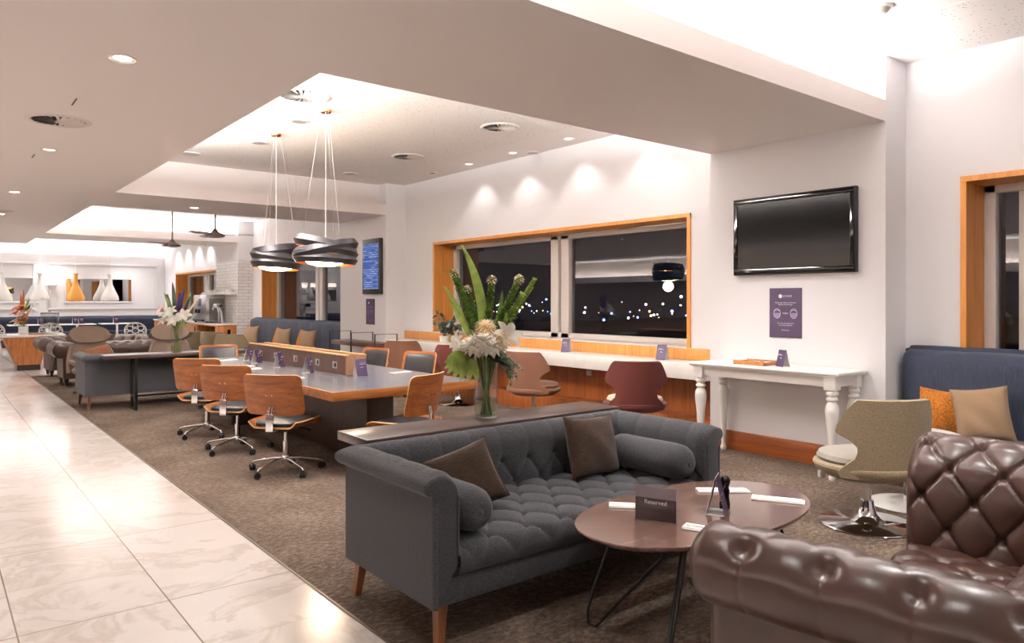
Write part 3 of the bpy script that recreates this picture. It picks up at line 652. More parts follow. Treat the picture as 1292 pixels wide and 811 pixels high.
# ---------------------------------------------------------------- swivel tub chairs
def swivel_proto(label, shell, pad, loc, rz, group, base=True):
    t = thing('swivel_chair', label, 'chair', loc, rz, group)   # faces +Y
    # back plate: outline half-width by height, wrapped forward
    zs = np.array([.36, .40, .445, .49, .53, .57, .61, .645, .66, .70, .76, .82, .855, .872]); hw = np.array([.31, .33, .285, .235, .222, .228, .275, .35, .368, .36, .33, .295, .27, .25])
    z = np.linspace(.36, .872, 60); h = np.interp(z, zs, hw); u = np.linspace(-1, 1, 33); U, Zg = np.meshgrid(u, z, indexing='ij'); Hh = h[None, :]+0*U
    x = U*Hh; ang = x/.42; R = .42; lean = (Zg-.4)*.16
    X = R*np.sin(ang)*1.0; Y = -R*np.cos(ang)+.12-lean
    obj('back_shell', MB().sheet(np.stack([X, Y, Zg], -1), .035), shell, t)
    seat = MB().lathe([(1e-4, .315), (.14, .315), (.25, .33), (.315, .37), (.33, .405), (.325, .42), (.31, .425), (1e-4, .425)], 40, sx=1.03, sy=.98); obj('seat_shell', seat, shell, t)
    obj('seat_cushion', MB().lathe([(.24, .415), (.285, .425), (.3, .445), (.285, .472), (.22, .485), (1e-4, .487)], 36, c=(0, .03, 0)), pad, t)
    obj('column', MB().lathe([(.05, .318), (.05, .305), (.028, .30), (.028, .16)], 20, cap=False).lathe([(.036, .165), (.036, .15)], 20), 'chrome', t)
    obj('swivel_base', MB().lathe([(.30, .002), (.305, .008), (.295, .016), (.12, .024), (.09, .04), (.06, .075), (.046, .12), (.04, .165), (1e-4, .168)], 48, cap=True), 'chrome', t)
    return t
sw = swivel_proto('tan tweed swivel chair with winged back in front of the white console', 'tan', 'seat_grey', (4.9, 2.3, .004), -35, 'swivel tub chairs')
obj('foot_glide', MB().b2((-.272, .10, .29), (-.232, .14, .335), .004), 'white', sw)
def recolor(r, shell, pad):
    for o in COL.objects:
        if o.parent is r:
            for k in ('back_shell', 'seat_shell'):
                if o.name.startswith(k): o.data = bpy.data.meshes.get(k+shell) or o.data.copy(); o.data.name = k+shell; o.data.materials.clear(); o.data.materials.append(M[shell])
            if o.name.startswith('seat_cushion'): o.data = o.data.copy(); o.data.materials.clear(); o.data.materials.append(M[pad])
    return r
def swivel(label, shell, pad, loc, rz): 
    r = dup(sw, loc, rz, label)
    for o in list(COL.objects):
        if o.parent is r and o.name.startswith('foot_glide'): bpy.data.objects.remove(o)
    return recolor(r, shell, pad)
swivel('dark maroon swivel chair at the white window counter', 'maroon', 'cream_pad', (5.88, 5.22, .004), -45)
swivel('brown swivel chair at the window counter behind the tall flowers', 'brown_felt', 'brown_felt', (5.9, 6.9, .004), -68)
swivel('maroon swivel chair at the counter half hidden by the flowers and wooden office chair', 'maroon', 'maroon', (6.0, 8.7, .004), -48)
swivel('brown swivel chair at the far end of the window counter', 'brown_felt', 'brown_felt', (5.9, 10.05, .004), -40)
# low white table behind the tan chair
wt = thing('side_table', 'white round side table behind the tan swivel chair by the blue bench', 'table', (5.6, 2.33, .004))
obj('tabletop', MB().lathe([(1e-4, .53), (.34, .53), (.352, .522), (.352, .512), (.34, .505), (1e-4, .505)], 48), 'white', wt)
obj('column', MB().lathe([(.03, .505), (.03, .03)], 20, cap=False), 'chrome', wt); obj('foot_disc', MB().lathe([(.27, 0), (.275, .008), (.26, .016), (.05, .03), (1e-4, .03)], 40), 'white', wt)
# ---------------------------------------------------------------- channel benches
def bench(label, loc, rz, L, backh, mat, seath=.47, depth=.62, chan=.42, group=None, seg=None, buttons=False):
    """local: back along +Y side, length along X from 0 to L, front -Y"""
    t = thing('banquette_bench', label, 'bench', loc, rz, group)
    bt_, th = depth, .15
    x = np.linspace(0, L, int(L/.02)); P, s = resample([(-th, seath-.04), (-th-.005, .7*backh+.1), (-th+.005, backh-.05), (-th+.05, backh-.005), (-.03, backh), (0, backh-.03), (0, .05)], 50)
    T = np.gradient(P, axis=0); T /= np.linalg.norm(T, axis=1, keepdims=True); N = np.c_[-T[:, 1], T[:, 0]]; X, S = np.meshgrid(x, s, indexing='ij')
    k = max(1, round(L/chan)); cw = L/k; h = .014*(np.abs(np.sin(PI*X/cw))+1e-6)**.35*np.clip(1.15-.2*S, 0, 1)
    if buttons: h = h-.02*np.exp(-(((X/.3-np.round(X/.3))*.3)**2+(S-.2)**2)/.0008)
    e = np.minimum(X, L-X); ins = .05*(1-np.sqrt(np.clip(1-(1-np.clip(e/.05, 0, 1))**2, 0, 1))); h = h-ins*(S > .1)
    G = np.stack([X, P[None, :, 0]+N[None, :, 0]*h, P[None, :, 1]+N[None, :, 1]*h], -1); mb = MB().grid(G); 
    mb.add([Vector(p) for p in G[0]], [tuple(range(G.shape[1]))]); mb.add([Vector(p) for p in G[-1]], [tuple(range(G.shape[1]))]); obj('backrest', mb, mat, t)
    obj('seat_cushion', MB().b2((0, -depth, seath-.14), (L, -th, seath), .03, 3), mat, t); obj('plinth', MB().b2((.02, -depth+.06, 0), (L-.02, -.01, seath-.14)), 'dark_y', t)
    return t
bench('navy pinstriped bench with channelled back beneath the right-hand window', (6.66, 2.77, .004), -90, 3.6, 1.065, 'navy', chan=.44, seath=.43, group='blue window benches')
pillow('mustard woven cushion on the blue bench nearest the pillar', (6.40, 2.40, .60), (-14, 5, -78), 'mustard', w=.36, h=.36, t=.15, seed=8)
pillow('beige linen cushion leaning on the mustard one on the blue bench', (6.30, 2.08, .625), (-16, -8, -70), 'beige', w=.38, h=.42, t=.17, seed=9)
# ---------------------------------------------------------------- white console with turned legs
wc = thing('console_table', 'white painted console table with turned legs below the television', 'table', (6.05, 3.7, .004))
m = MB().b2((-.26, -.75, .872), (.26, .75, .902), .012, 3).b2((-.245, -.735, .862), (.245, .735, .873)); obj('tabletop', m, 'white', wc)
ap = MB(); ap.b2((-.2, -.64, .775), (-.18, .64, .862)).b2((.18, -.64, .775), (.2, .64, .862)).b2((-.18, -.685, .775), (.18, -.665, .862)).b2((-.18, .665, .775), (.18, .685, .862)); obj('apron', ap, 'white', wc)
lp = [(.022, 0), (.028, .01), (.03, .03), (.022, .05), (.02, .07), (.028, .2), (.04, .42), (.054, .54), (.056, .58), (.05, .62), (.036, .645), (.034, .655), (.046, .668), (.046, .682), (.034, .695), (.036, .70), (.05, .715), (.05, .732), (.036, .745), (.036, .752)]
for sx in (-1, 1):
    for sy in (-1, 1): obj('leg', MB().lathe(lp, 24, (sx*.185, sy*.66, 0)).b2((sx*.185-.05, sy*.66-.05, .752), (sx*.185+.05, sy*.66+.05, .865), .003), 'white', wc)
tr = thing('serving_tray', 'small wooden tray with napkins on the white console', 'tray', (6.02, 3.86, .906), 90)
obj('board', MB().b2((-.16, -.12, 0), (.16, .12, .012), .004).b2((-.16, -.12, .012), (.16, -.108, .04), .003).b2((-.16, .108, .012), (.16, .12, .04), .003).b2((-.16, -.108, .012), (-.148, .108, .03)).b2((.148, -.108, .012), (.16, .108, .03)), 'cork', tr)
for k, (x, y, a) in enumerate(((-.07, .0, 92), (.06, -.01, 86))):
    nk = napkin('napkin on the left half of the wooden tray' if k else 'napkin on the right half of the wooden tray', (6.02+(.0), 3.86+x, .92), a+80, .19, .085); nk['group'] = 'napkins on the wooden tray'
tent('slim dark tent card beside the wooden tray on the white console', (6.02, 3.58, .906), -203, big=.88)
# ---------------------------------------------------------------- television and poster
tv = thing('wall_mounted_television', 'black wall television above the white console table', 'television', (CX-.006, 3.65, 2.125))
obj('casing', MB().b2((-.05, -.615, -.375), (-.0, .615, .375), .006), 'black', tv)
obj('bezel', MB().b2((-.062, -.60, .32), (-.045, .60, .365), .004).b2((-.062, -.60, -.365), (-.045, .60, -.315), .004).b2((-.062, -.60, -.315), (-.045, -.565, .32), .004).b2((-.062, .565, -.315), (-.045, .60, .32), .004), 'gloss_black', tv)
obj('screen', MB().b2((-.053, -.566, -.316), (-.0495, .566, .321)), 'screen', tv)
obj('status_light', MB().b2((-.0635, -.01, -.335), (-.061, .01, -.33)), plain('red led', (200, 50, 40), .4), tv)
def face_wall(y, z): return TR(-.0068, y, z) @ RZ(-90) @ RX(90)
po = thing('notice_sign', 'purple face covering notice on the wall below the television', 'poster', (CX, 3.73, 1.385))
obj('sheet', MB().b2((-.006, -.165, -.235), (-.0005, .165, .235)), 'purple', po)
obj('logo', MB().lathe([(1e-4, .0006), (.019, .0006), (.019, 0)], 20, mat=face_wall(.05, .158)), 'print', po)
for s_, hh, yy, zz in (('LOUNGE', .022, -.022, .158), ('Please wear a face covering and', .0165, 0, .097), ('distance in the lounge', .0165, 0, .079), ('This is for the safety of all', .0165, 0, -.098), ('our team and guests', .0165, 0, -.116), ('Thank you', .018, 0, -.163), ('WEAR', .02, 0, -.005)):
    obj('lettering', MB().text(s_, hh, face_wall(yy, zz)), 'print', po)
for s_ in (1, -1):
    ic = MB(); ring = [(.034*math.cos(a), .044*math.sin(a)*(1 if math.sin(a) > 0 else 1.05), 0) for a in np.linspace(0, 2*PI, 24, endpoint=False)]
    mt = face_wall(s_*.085, -.005); ic.tube([mt @ Vector(p) for p in ring], .0022, 5, closed=True); ic.tube([mt @ Vector(p) for p in ((-.03, .02, 0), (-.015, .03, 0), (.015, .03, 0), (.03, .02, 0))], .002, 5)
    ic.add([(-.03, .004, .0005), (.03, .004, .0005), (.026, -.025, .0005), (0, -.044, .0005), (-.026, -.025, .0005)], [(0, 1, 2, 3, 4)], m=1, mat=mt); obj('icon', ic, ['print', 'purple_light'], po)
# ---------------------------------------------------------------- window counter
wcn = struct('trim_5', MB(), 'stone') if False else None
ctr = thing('window_counter', 'long white counter slab running under the big window', 'counter', (6.47, 8.0, 0))
obj('slab', MB().b2((-.22, -3.42, .668), (.215, 3.4, .83), .006), 'stone', ctr)
for y in (-2.2, 0, 2.2): obj('bracket', MB().b2((-.1, y-.03, .60), (.2, y+.03, .668)), 'black_metal', ctr)
sk = thing('wall_socket', 'small metal power socket on the wood panel under the white counter', 'socket', (XR-.02, 6.72, .56)); obj('plate', MB().b2((-.012, -.045, -.035), (0, .045, .035), .003), 'socket', sk); obj('outlet', MB().b2((-.022, -.03, -.022), (-.012, .03, .022), .003), 'steel', sk)
tent('purple tent card on the window counter behind the brown swivel chair', (6.5, 6.95, .831), -166)
tent('purple tent card on the window counter beside the white console', (6.5, 5.36, .831), -171)
# ---------------------------------------------------------------- communal table
TX, TY0, TY1 = 3.33, 5.58, 9.95
tb = thing('communal_table', 'long communal work table with grey top and thick timber edge', 'table', (TX, 7.76, .004))
hw, hl = .74, 2.185
top = MB(); top.b2((-hw+.012, -hl+.012, .70), (hw-.012, hl-.012, .742)); obj('tabletop', top, 'grey_top', tb)
obj('edging', MB().b2((-hw, -hl, .665), (hw, -hl+.014, .741), .003).b2((-hw, hl-.014, .665), (hw, hl, .741), .003).b2((-hw, -hl+.014, .665), (-hw+.014, hl-.014, .741), .003).b2((hw-.014, -hl+.014, .665), (hw, hl-.014, .741), .003).b2((-hw+.014, -hl+.014, .668), (hw-.014, hl-.014, .70)), 'oak_x', tb)
obj('base', MB().b2((-.14, -hl+.55, 0), (.14, hl-.55, .668), .004), 'dark_z', tb)
obj('base', MB().b2((-.5, hl-1.1, 0), (.5, hl-1.0, .668), .004), 'dark_z', tb)
bx0, bx1, by0, by1 = -.06, .16, -hl+1.15, hl-.4
pb = obj('power_box', MB().b2((bx0, by0+.02, .743), (bx1, by1, .935)), 'box_side', tb)
obj('end_panel', MB().b2((bx0-.002, by0, .743), (bx1+.002, by0+.02, .945)), 'box_wood', pb)
obj('top_rail', MB().b2((bx0-.006, by0, .935), (bx0+.03, by1, .95), .002).b2((bx1-.03, by0, .935), (bx1+.006, by1, .95), .002), 'ply_edge', pb)
for y in (-.78, -.35, .25, .85, 1.35):
    sp = obj('socket_plate', MB().b2((bx0-.007, y-.05, .80), (bx0, y+.05, .87), .002), 'socket', pb)
    obj('outlet', MB().b2((bx0-.01, y-.035, .815), (bx0-.006, y-.005, .855), .001), 'gloss_black', sp); obj('outlet', MB().b2((bx0-.01, y+.005, .815), (bx0-.006, y+.035, .855), .001), 'steel', sp)
TT = .747
for k, (u, y, lb) in enumerate(((-.16, -1.0, 'at the near end of the power box on the communal table'), (-.24, -.52, 'second from the near end along the communal table'), (-.24, .28, 'third from the near end along the communal table'), (-.25, .98, 'fourth along the communal table, before its far end'), (-.2, 1.4, 'farthest along the communal table near the grey chair'))):
    tent('purple tent card '+lb if k else 'purple tent card facing the camera '+'against the end of the communal table power box', (TX+(.05 if k == 0 else u), 7.76+(y-.13 if k == 0 else y), TT), (-87 if k == 0 else -44), big=1.0)
for (x, y, a, lb) in ((2.72, 6.75, 20, 'beside the nearest wooden chair'), (2.75, 8.0, 20, 'beside the middle wooden chair'), (2.78, 8.35, 10, 'between the tent cards on the communal table'), (2.95, 9.4, 25, 'near the far end of the communal table'), (3.85, 6.65, 15, 'in front of the leather chair across the communal table'), (3.75, 7.75, 15, 'across the communal table near the second leather chair')):
    napkin('folded white napkin with cutlery '+lb, (x, y, TT), a, .26, .085)
# ---------------------------------------------------------------- office chairs (face +X)
def rounded_panel(W, H, r, nu=28, nv=22):
    v = np.linspace(-1, 1, nv); v = np.sign(v)*np.abs(v)**.8; z = v*H/2
    e = np.clip((np.abs(z)-(H/2-r))/r, 0, 1); hw = W/2-r*(1-np.sqrt(np.clip(1-e*e, 0, 1)))
    u = np.linspace(-1, 1, nu); return u[:, None]*hw[None, :], np.repeat(z[None, :], nu, 0)
def office_proto(label, loc, rz, star=0):
    t = thing('office_chair', label, 'chair', loc, rz, 'wooden office chairs at the communal table')
    st = MB(); st.lathe([(.03, .075), (.036, .085), (.036, .13), (.03, .145)], 20)
    for k in range(5):
        a = math.radians(star+72*k); c, s_ = math.cos(a), math.sin(a)
        st.tube([(.03*c, .03*s_, .118), (.12*c, .12*s_, .112), (.26*c, .26*s_, .088), (.305*c, .305*s_, .078), (.315*c, .315*s_, .062)], [.014, .013, .010, .009, .008], 10)
    obj('star_base', st, 'chrome', t)
    for k in range(5):
        a = math.radians(star+72*k); c, s_ = .315*math.cos(a), .315*math.sin(a)
        w = MB(); a2 = a+.8
        for q in (-1, 1):
            ax = Vector((math.cos(a2), math.sin(a2), 0)); p = Vector((c, s_, .027))+ax*.013*q; w.cyl(p-ax*.009, p+ax*.009, .027, n=18)
        w.cyl((c, s_, .03), (c, s_, .064), .008, n=10); obj('caster', w, 'black', t)
    obj('gas_lift', MB().cyl((0, 0, .13), (0, 0, .27), .025, n=18).cyl((0, 0, .27), (0, 0, .38), .014, n=14), 'chrome', t)
    me = obj('tilt_mechanism', MB().b2((-.13, -.06, .365), (.12, .06, .405), .012), 'black', t)
    obj('lever', MB().tube([(.05, -.05, .38), (.05, -.16, .375), (.05, -.21, .36)], [.006, .006, .011], 8), 'black', me)
    # seat shell: sides and front curve up
    x = np.linspace(-.235, .25, 30); y = np.linspace(-.25, .25, 36); X, Y = np.meshgrid(x, y, indexing='ij')
    Z = .412+.055*np.clip((np.abs(Y)-.17)/.08, 0, 1)**1.6 - .03*np.clip((X-.15)/.1, 0, 1)**2+.0*X
    tap = 1-.10*np.clip((X-.05)/.2, 0, 1)**2-.12*np.clip((-.12-X)/.12, 0, 1)**2
    G = np.stack([X, Y*tap, Z], -1); obj('seat_shell', MB().sheet(G[:, ::-1], .014, m_rim=1), ['oak', 'ply_edge'], t)
    pad = MB(); P = [(x_, y_) for x_, y_ in oval(.225, .205, 40, 4)]
    for i, (a, b, za, zb) in enumerate(((.9, 1, .418, .43), (1, 1, .43, .452), (1, .93, .452, .466), (.93, .8, .466, .471))):
        n = 40; pad.add([(p[0]*a, p[1]*a, za) for p in P]+[(p[0]*b, p[1]*b, zb) for p in P], [(j, (j+1) % n, n+(j+1) % n, n+j) for j in range(n)], 0, True)
    pad.add([(p[0]*.8, p[1]*.8, .471) for p in P], [tuple(range(40))]); obj('seat_pad', pad, 'black_leather', t)
    # back plate
    yy, zz = rounded_panel(.56, .345, .045); ang = yy/.62; lean = -.22
    X = -.262-(.62*np.cos(ang)-.62)*1.0 + lean*zz - .0; Y = .62*np.sin(ang); Z = .70+zz
    X = -.262+.62*(1-np.cos(ang))+lean*zz
    bp = obj('back_plate', MB().sheet(np.stack([X, Y, Z], -1)[::-1], .014, m_rim=1), ['oak', 'ply_edge'], t)
    yy, zz = rounded_panel(.52, .305, .05); ang = yy/.62; puff = .03*np.clip((1-(yy/.26)**4)*(1-(zz/.1525)**4), 0, 1)**.5
    Xp = -.262+.62*(1-np.cos(ang))+lean*zz+.004+puff; obj('back_pad', MB().grid(np.stack([Xp, .62*np.sin(ang), .70+zz], -1)), 'black_leather', t)
    for dy, dz in ((-.026, .0), (.026, .0), (-.026, -.135), (.026, -.135)):
        xx = -.262+lean*dz-.016; obj('bolt', MB().cyl((xx-.004, dy, .70+dz), (xx+.004, dy, .70+dz), .0065, n=12), 'chrome', bp)
    obj('bracket', MB().b2((-.275, -.034, .40), (-.262, .034, .545), .003).b2((-.275, -.034, .392), (-.08, .034, .405), .003).tube([(-.262, -.012, .54), (-.245, -.012, .60)], .006, 6).tube([(-.262, .012, .54), (-.245, .012, .60)], .006, 6), 'chrome', t)
    return t
oc = office_proto('wooden office chair with chrome bracket nearest the near sofa at the communal table corner', (2.44, 6.2, .004), 40, star=131-40)
dup(oc, (2.41, 7.38, .004), 43, 'middle wooden office chair of the three along the walkway side of the communal table')
dup(oc, (2.42, 8.42, .004), 46, 'farthest wooden office chair of the three along the walkway side of the communal table')
dup(oc, (3.22, 5.48, .004), 116, 'wooden office chair seen from the side behind the flowers at the table end')
dup(oc, (4.46, 7.55, .004), 195, 'black leather fronted office chair across the communal table, right of the power box')
dup(oc, (4.38, 8.55, .004), 190, 'black leather fronted office chair half hidden behind the power box')
dup(oc, (3.2, 10.35, .004), -88, 'grey looking office chair facing us at the far end of the communal table')
# ---------------------------------------------------------------- pendants
def pendant(label, x, y, zb, rz, seedtilts):
    t = thing('pendant_lamp', label, 'pendant lamp', (x, y, CE), rz, 'banded pendant lamps')
    obj('canopy', MB().lathe([(1e-4, -.036), (.058, -.036), (.062, -.03), (.062, 0)], 28), 'copper', t)
    zc = zb-CE
    obj('cord', MB().tube([(0, 0, -.03), (.003, 0, zc*.5), (0, 0, zc+.10)], .004, 6), 'lampwhite', t)
    for k in range(3):
        a = 2*PI*k/3+.4; obj('suspension_wire', MB().tube([(.05*math.cos(a), .05*math.sin(a), -.03), (.245*math.cos(a), .245*math.sin(a), zc+.13)], .0016, 5), 'steel', t)
    for k, (az, tilt, r, hh, dz) in enumerate(seedtilts):
        m = MB(); n = 72; V = []; 
        for i in range(n):
            a = 2*PI*i/n; prof = [(r-.03, hh/2), (r, 0), (r-.035, -hh/2), (r-.039, -hh/2), (r-.006, 0), (r-.034, hh/2)]
            V += [(q*math.cos(a), q*math.sin(a), h) for q, h in prof]
        F_ = []; mi = []
        for i in range(n):
            i2 = (i+1) % n
            for j in range(6):
                j2 = (j+1) % 6; F_.append((i*6+j, i2*6+j, i2*6+j2, i*6+j2)); mi.append(0 if j in (0, 1) else 1)
        m.add(V, F_, mi, True, TR(0, 0, zc+dz) @ RZ(az) @ RX(tilt)); obj('band', m, ['gunmetal', 'brass'], t)
    obj('diffuser', MB().lathe([(1e-4, zc-.165), (.10, zc-.158), (.18, zc-.135), (.225, zc-.10), (.215, zc-.07), (1e-4, zc-.05)], 40), 'bulb', t)
    obj('lamp_holder', MB().lathe([(.02, zc+.11), (.03, zc+.09), (.05, zc-.02), (.05, zc-.04)], 20), 'copper', t)
    lamp('pendant_light', 'POINT', (x, y, zb-.26), 14, (1, .80, .58), shadow_soft_size=.1); lamp('pendant_light', 'POINT', (x, y, zb+.03), 9, (1, .72, .45), shadow_soft_size=.06)
    return t
pendant('black banded pendant lamp with copper inside hanging nearer over the communal table', 3.37, 7.43, 2.035, 20, [(40, 12, .345, .12, .07), (40, -12, .36, .115, .02), (60, 3, .345, .10, -.085), (130, 8, .35, .09, -.03)])
pendant('black banded pendant lamp with the brighter glow hanging farther over the communal table', 3.37, 8.87, 2.03, 70, [(-10, -8, .305, .15, .07), (-10, 9, .315, .12, .01), (30, 4, .305, .13, -.07)])
# ---------------------------------------------------------------- ceiling fittings
def vent(label, x, y, z, r, tex=False):
    t = thing('ceiling_vent', label, 'vent', (x, y, z), group='round swirl ceiling vents')
    obj('rim', MB().lathe([(r*.84, -.004), (r*.9, -.014), (r, -.010), (r*1.04, 0)], 48, cap=False), 'vent', t)
    obj('backing', MB().lathe([(1e-4, -.002), (r*.86, -.002), (r*.86, 0)], 40), 'dark_void', t)
    v = MB(); n = 20
    for k in range(n):
        a = 2*PI*k/n; c = [(.12*r, 0), (.5*r, .09), (.83*r, .12)]; L_ = []; R_ = []
        for q, off in c:
            wv = .11*q+.006; L_.append((q*math.cos(a+off-wv/q*.5 if q else a), q*math.sin(a+off-wv/q*.5), -.004)); R_.append((q*math.cos(a+off+wv/q*.7), q*math.sin(a+off+wv/q*.7), -.016))
        v.add(L_+R_, [(0, 1, 4, 3), (1, 2, 5, 4)], 0, True)
    obj('swirl_vanes', v, 'vent', t); obj('hub', MB().lathe([(1e-4, -.018), (.13*r, -.016), (.15*r, -.004)], 20, cap=False), 'vent', t); return t
vent('round swirl vent in the low ceiling over the marble walkway', .86, 7.17, SO, .235)
vent('round swirl vent tucked at the corner of the raised ceiling beside the copper pendant canopies', 2.95, 7.05, CE-.006, .27)
vent('round swirl vent in the raised ceiling nearer the big window', 5.33, 6.86, CE-.006, .23)
vent('round swirl vent in the raised ceiling farther from the camera', 5.38, 9.08, CE-.006, .23)
def disc(label, x, y, z, r, mat='vent', cat='ceiling speaker', group='round ceiling speakers'):
    t = thing('ceiling_speaker', label, cat, (x, y, z), group=group); obj('ring', MB().lathe([(r*.86, -.012), (r*.95, -.012), (r, 0)], 32, cap=False), mat, t); obj('grille', MB().lathe([(1e-4, -.009), (r*.87, -.010), (r*.87, 0)], 32), 'socket', t)
disc('round ceiling speaker by the far beam over the communal table', 5.36, 10.85, CE-.006, .12)
disc('round ceiling speaker above the nearer pendant', 3.34, 8.07, CE-.006, .1)
disc('round ceiling speaker above the farther pendant', 3.38, 9.49, CE-.006, .1)
disc('round ceiling speaker near the left edge of the raised ceiling', 2.87, 10.8, CE-.006, .14)
disc('round ceiling speaker beside the window downlights', 6.60, 7.75, CE, .09)
disc('round ceiling speaker at the left photo edge beyond the walkway lights', .98, 14.9, SO, .16)
sd = thing('smoke_detector', 'white round smoke detector on the ceiling above the blue bench', 'smoke detector', (5.27, 2.39, CE)); obj('base', MB().lathe([(.095, -.012), (.1, 0)], 32), 'white', sd); obj('head', MB().lathe([(1e-4, -.045), (.05, -.042), (.062, -.03), (.075, -.013)], 32), 'vent', sd)
# hairline access panel slots in the low ceiling
for i, (x, y, a) in enumerate(((.87, 6.42, 0), (.86, 9.1, 0))):
    single('ceiling_slot', MB().b2((-.004, -.12, -.003), (.004, .12, 0)), 'dark_void', ['thin dark slot in the low ceiling before the swirl vent', 'thin dark slot in the low ceiling past the swirl vent'][i], 'ceiling slot', (x, y, SO), a)
# ---------------------------------------------------------------- flowers
def blade(mb, p0, p1, w, bend=(0, 0, 0), n=9, m=0, fold=.25, face=None):
    p0, p1, b = Vector(p0), Vector(p1), Vector(bend); d = (p1-p0).normalized(); side = d.cross(Vector(face) if face is not None else Vector((0, 1, .2)))
    if side.length < 1e-3: side = d.orthogonal()
    side.normalize(); up = side.cross(d); V = []
    for i in range(n+1):
        t = i/n; c = p0.lerp(p1, t)+b*4*t*(1-t); ww = w/2*(math.sin(PI*min(1, t*.93+.05))**.75)
        V += [c-side*ww+up*ww*fold, c, c+side*ww+up*ww*fold]
    mb.add(V, [(3*i+j, 3*i+j+1, 3*i+j+4, 3*i+j+3) for i in range(n) for j in (0, 1)], m, True)
def lily(mb, c, d, r, m=0, n=6):
    c = Vector(c); d = Vector(d).normalized(); u = d.orthogonal().normalized(); w = d.cross(u)
    for k in range(n):
        a = 2*PI*k/n+.3; o = u*math.cos(a)+w*math.sin(a); blade(mb, c, c+o*r+d*r*.45, r*.55, d*r*.22, 7, m, .2, face=d)
def puffball(mb, c, r, petals, pl, pw, m=0, seed=0, squash=1):
    rr = np.random.default_rng(seed); c = Vector(c)
    for k in range(petals):
        z = 1-2*(k+.5)/petals; a = k*2.39996; q = math.sqrt(max(0, 1-z*z)); d = Vector((q*math.cos(a), q*math.sin(a), z*squash)); 
        blade(mb, c+d*r*.35, c+d*(r+pl*rr.uniform(.7, 1.1)), pw, Vector((0, 0, pl*.2)), 4, m, .3, face=(0, 0, 1) if abs(z) < .9 else (1, 0, 0))
def spike(mb, p0, p1, r0, r1, n, m=0, seed=0, size=.02, start=.0):
    rr = np.random.default_rng(seed); p0, p1 = Vector(p0), Vector(p1); d = (p1-p0).normalized(); u = d.orthogonal().normalized(); w = d.cross(u)
    for k in range(n):
        t = start+(1-start)*(k+.5)/n; a = k*2.4; o = u*math.cos(a)+w*math.sin(a); R_ = r0+(r1-r0)*t; b = p0.lerp(p1, t)
        blade(mb, b, b+o*R_+d*size*.7, size, d*size*.2, 4, m, .35, face=d)
def vase_thing(label, loc, H, R_, wl, label_w=None):
    t = thing('glass_vase', label, 'vase', loc); th = .004
    obj('glass', MB().lathe([(1e-4, 0), (R_-.004, 0), (R_, .006), (R_, H), (R_-th, H), (R_-th, .014), (1e-4, .014)], 48), 'glass', t)
    obj('water', MB().lathe([(1e-4, .0145), (R_-th-.0006, .0145), (R_-th-.0006, wl), (1e-4, wl)], 40), 'water', t); return t
VZ = .767
vase_thing('tall clear cylinder vase with water on the console behind the near sofa', (2.73, 3.655, VZ), .37, .073, .12)
bq = thing('flower_bouquet', 'tall green and white bouquet standing in the clear vase behind the near sofa', 'flowers', (2.73, 3.655, VZ), -38.8)
s_ = MB(); rr = np.random.default_rng(4)
for k in range(26):
    a = k*2.4; r1 = rr.uniform(.02, .06); r0 = rr.uniform(.01, .05); b = a+rr.uniform(1.5, 3.5)
    obj('stem', MB().tube([(r0*math.cos(b), r0*math.sin(b), .018), (r1*.4*math.cos(a), r1*.4*math.sin(a), .2), (r1*math.cos(a), r1*math.sin(a), .37), (2.2*r1*math.cos(a), 2.2*r1*math.sin(a), .46)], rr.uniform(.0035, .0065), 7), 'stem' if k % 3 else 'leaf', bq)
Z0 = .40
def bell(p0, p1, seed, r=.036):
    m = MB(); m.tube([p0, p1], .006, 6); spike(m, p0, p1, r*1.1, r*.6, 70, 0, seed, .05, .12); spike(m, p0, p1, r*.6, r*.4, 60, 1, seed+50, .035, .12); o = obj('bell_spike', m, ['spikeg', 'leaf_light'], bq)
    c = MB(); puffball(c, Vector(p1), .014, 40, .026, .014, 0, seed); obj('tip_bloom', c, 'petal_cream', o)
bell((-.05, .0, Z0+.08), (-.20, .02, .90), 1, .04); bell((.0, .03, Z0+.08), (.035, .04, .86), 2, .034); bell((.04, -.02, Z0+.1), (.205, -.03, .865), 3, .032); bell((-.03, .06, Z0+.08), (-.13, .12, .80), 9, .038)
m = MB(); m.tube([(.05, .02, Z0), (.16, .04, .62), (.30, .06, .82)], .005, 6); spike(m, (.10, .02, .52), (.30, .06, .86), .045, .012, 90, 0, 12, .034); obj('fern_plume', m, 'leaf_light', bq)
m = MB(); m.tube([(.03, .0, Z0), (.12, -.03, .58), (.20, -.05, .72)], .004, 6); spike(m, (.08, -.02, .52), (.22, -.05, .76), .05, .025, 46, 0, 14, .04); obj('fern_plume', m, 'leaf_light', bq)
lv = [((-.03, .02, .40), (-.155, .05, 1.09), .062, (.055, 0, 0), 'leaf_light'), ((-.02, .05, .42), (-.115, .1, .98), .05, (.03, 0, 0), 'leaf_light'), ((-.04, 0, .40), (-.27, 0, .83), .03, (-.01, 0, .05), 'leaf_light'), ((-.03, -.02, .40), (-.225, -.05, .74), .035, (-.02, 0, .03), 'leaf_light'), ((.03, -.03, .42), (.13, -.06, .66), .045, (.02, 0, 0), 'leaf_light'), ((.05, 0, .43), (.16, -.02, .62), .05, (0, 0, .02), 'leaf_light'), ((0, .06, .4), (.1, .16, .8), .04, (.02, 0, 0), 'leaf')]
for a, b, w_, bd, mt in lv: m = MB(); blade(m, a, b, w_, bd, 12, 0, .3, face=(.2, -1, 0)); obj('leaf', m, mt, bq)
m = MB(); m.tube([(-.05, 0, .45), (-.15, 0, .72), (-.2, .0, .85), (-.27, .0, .93)], .0025, 5); obj('grass_blade', m, 'leaf_light', bq)
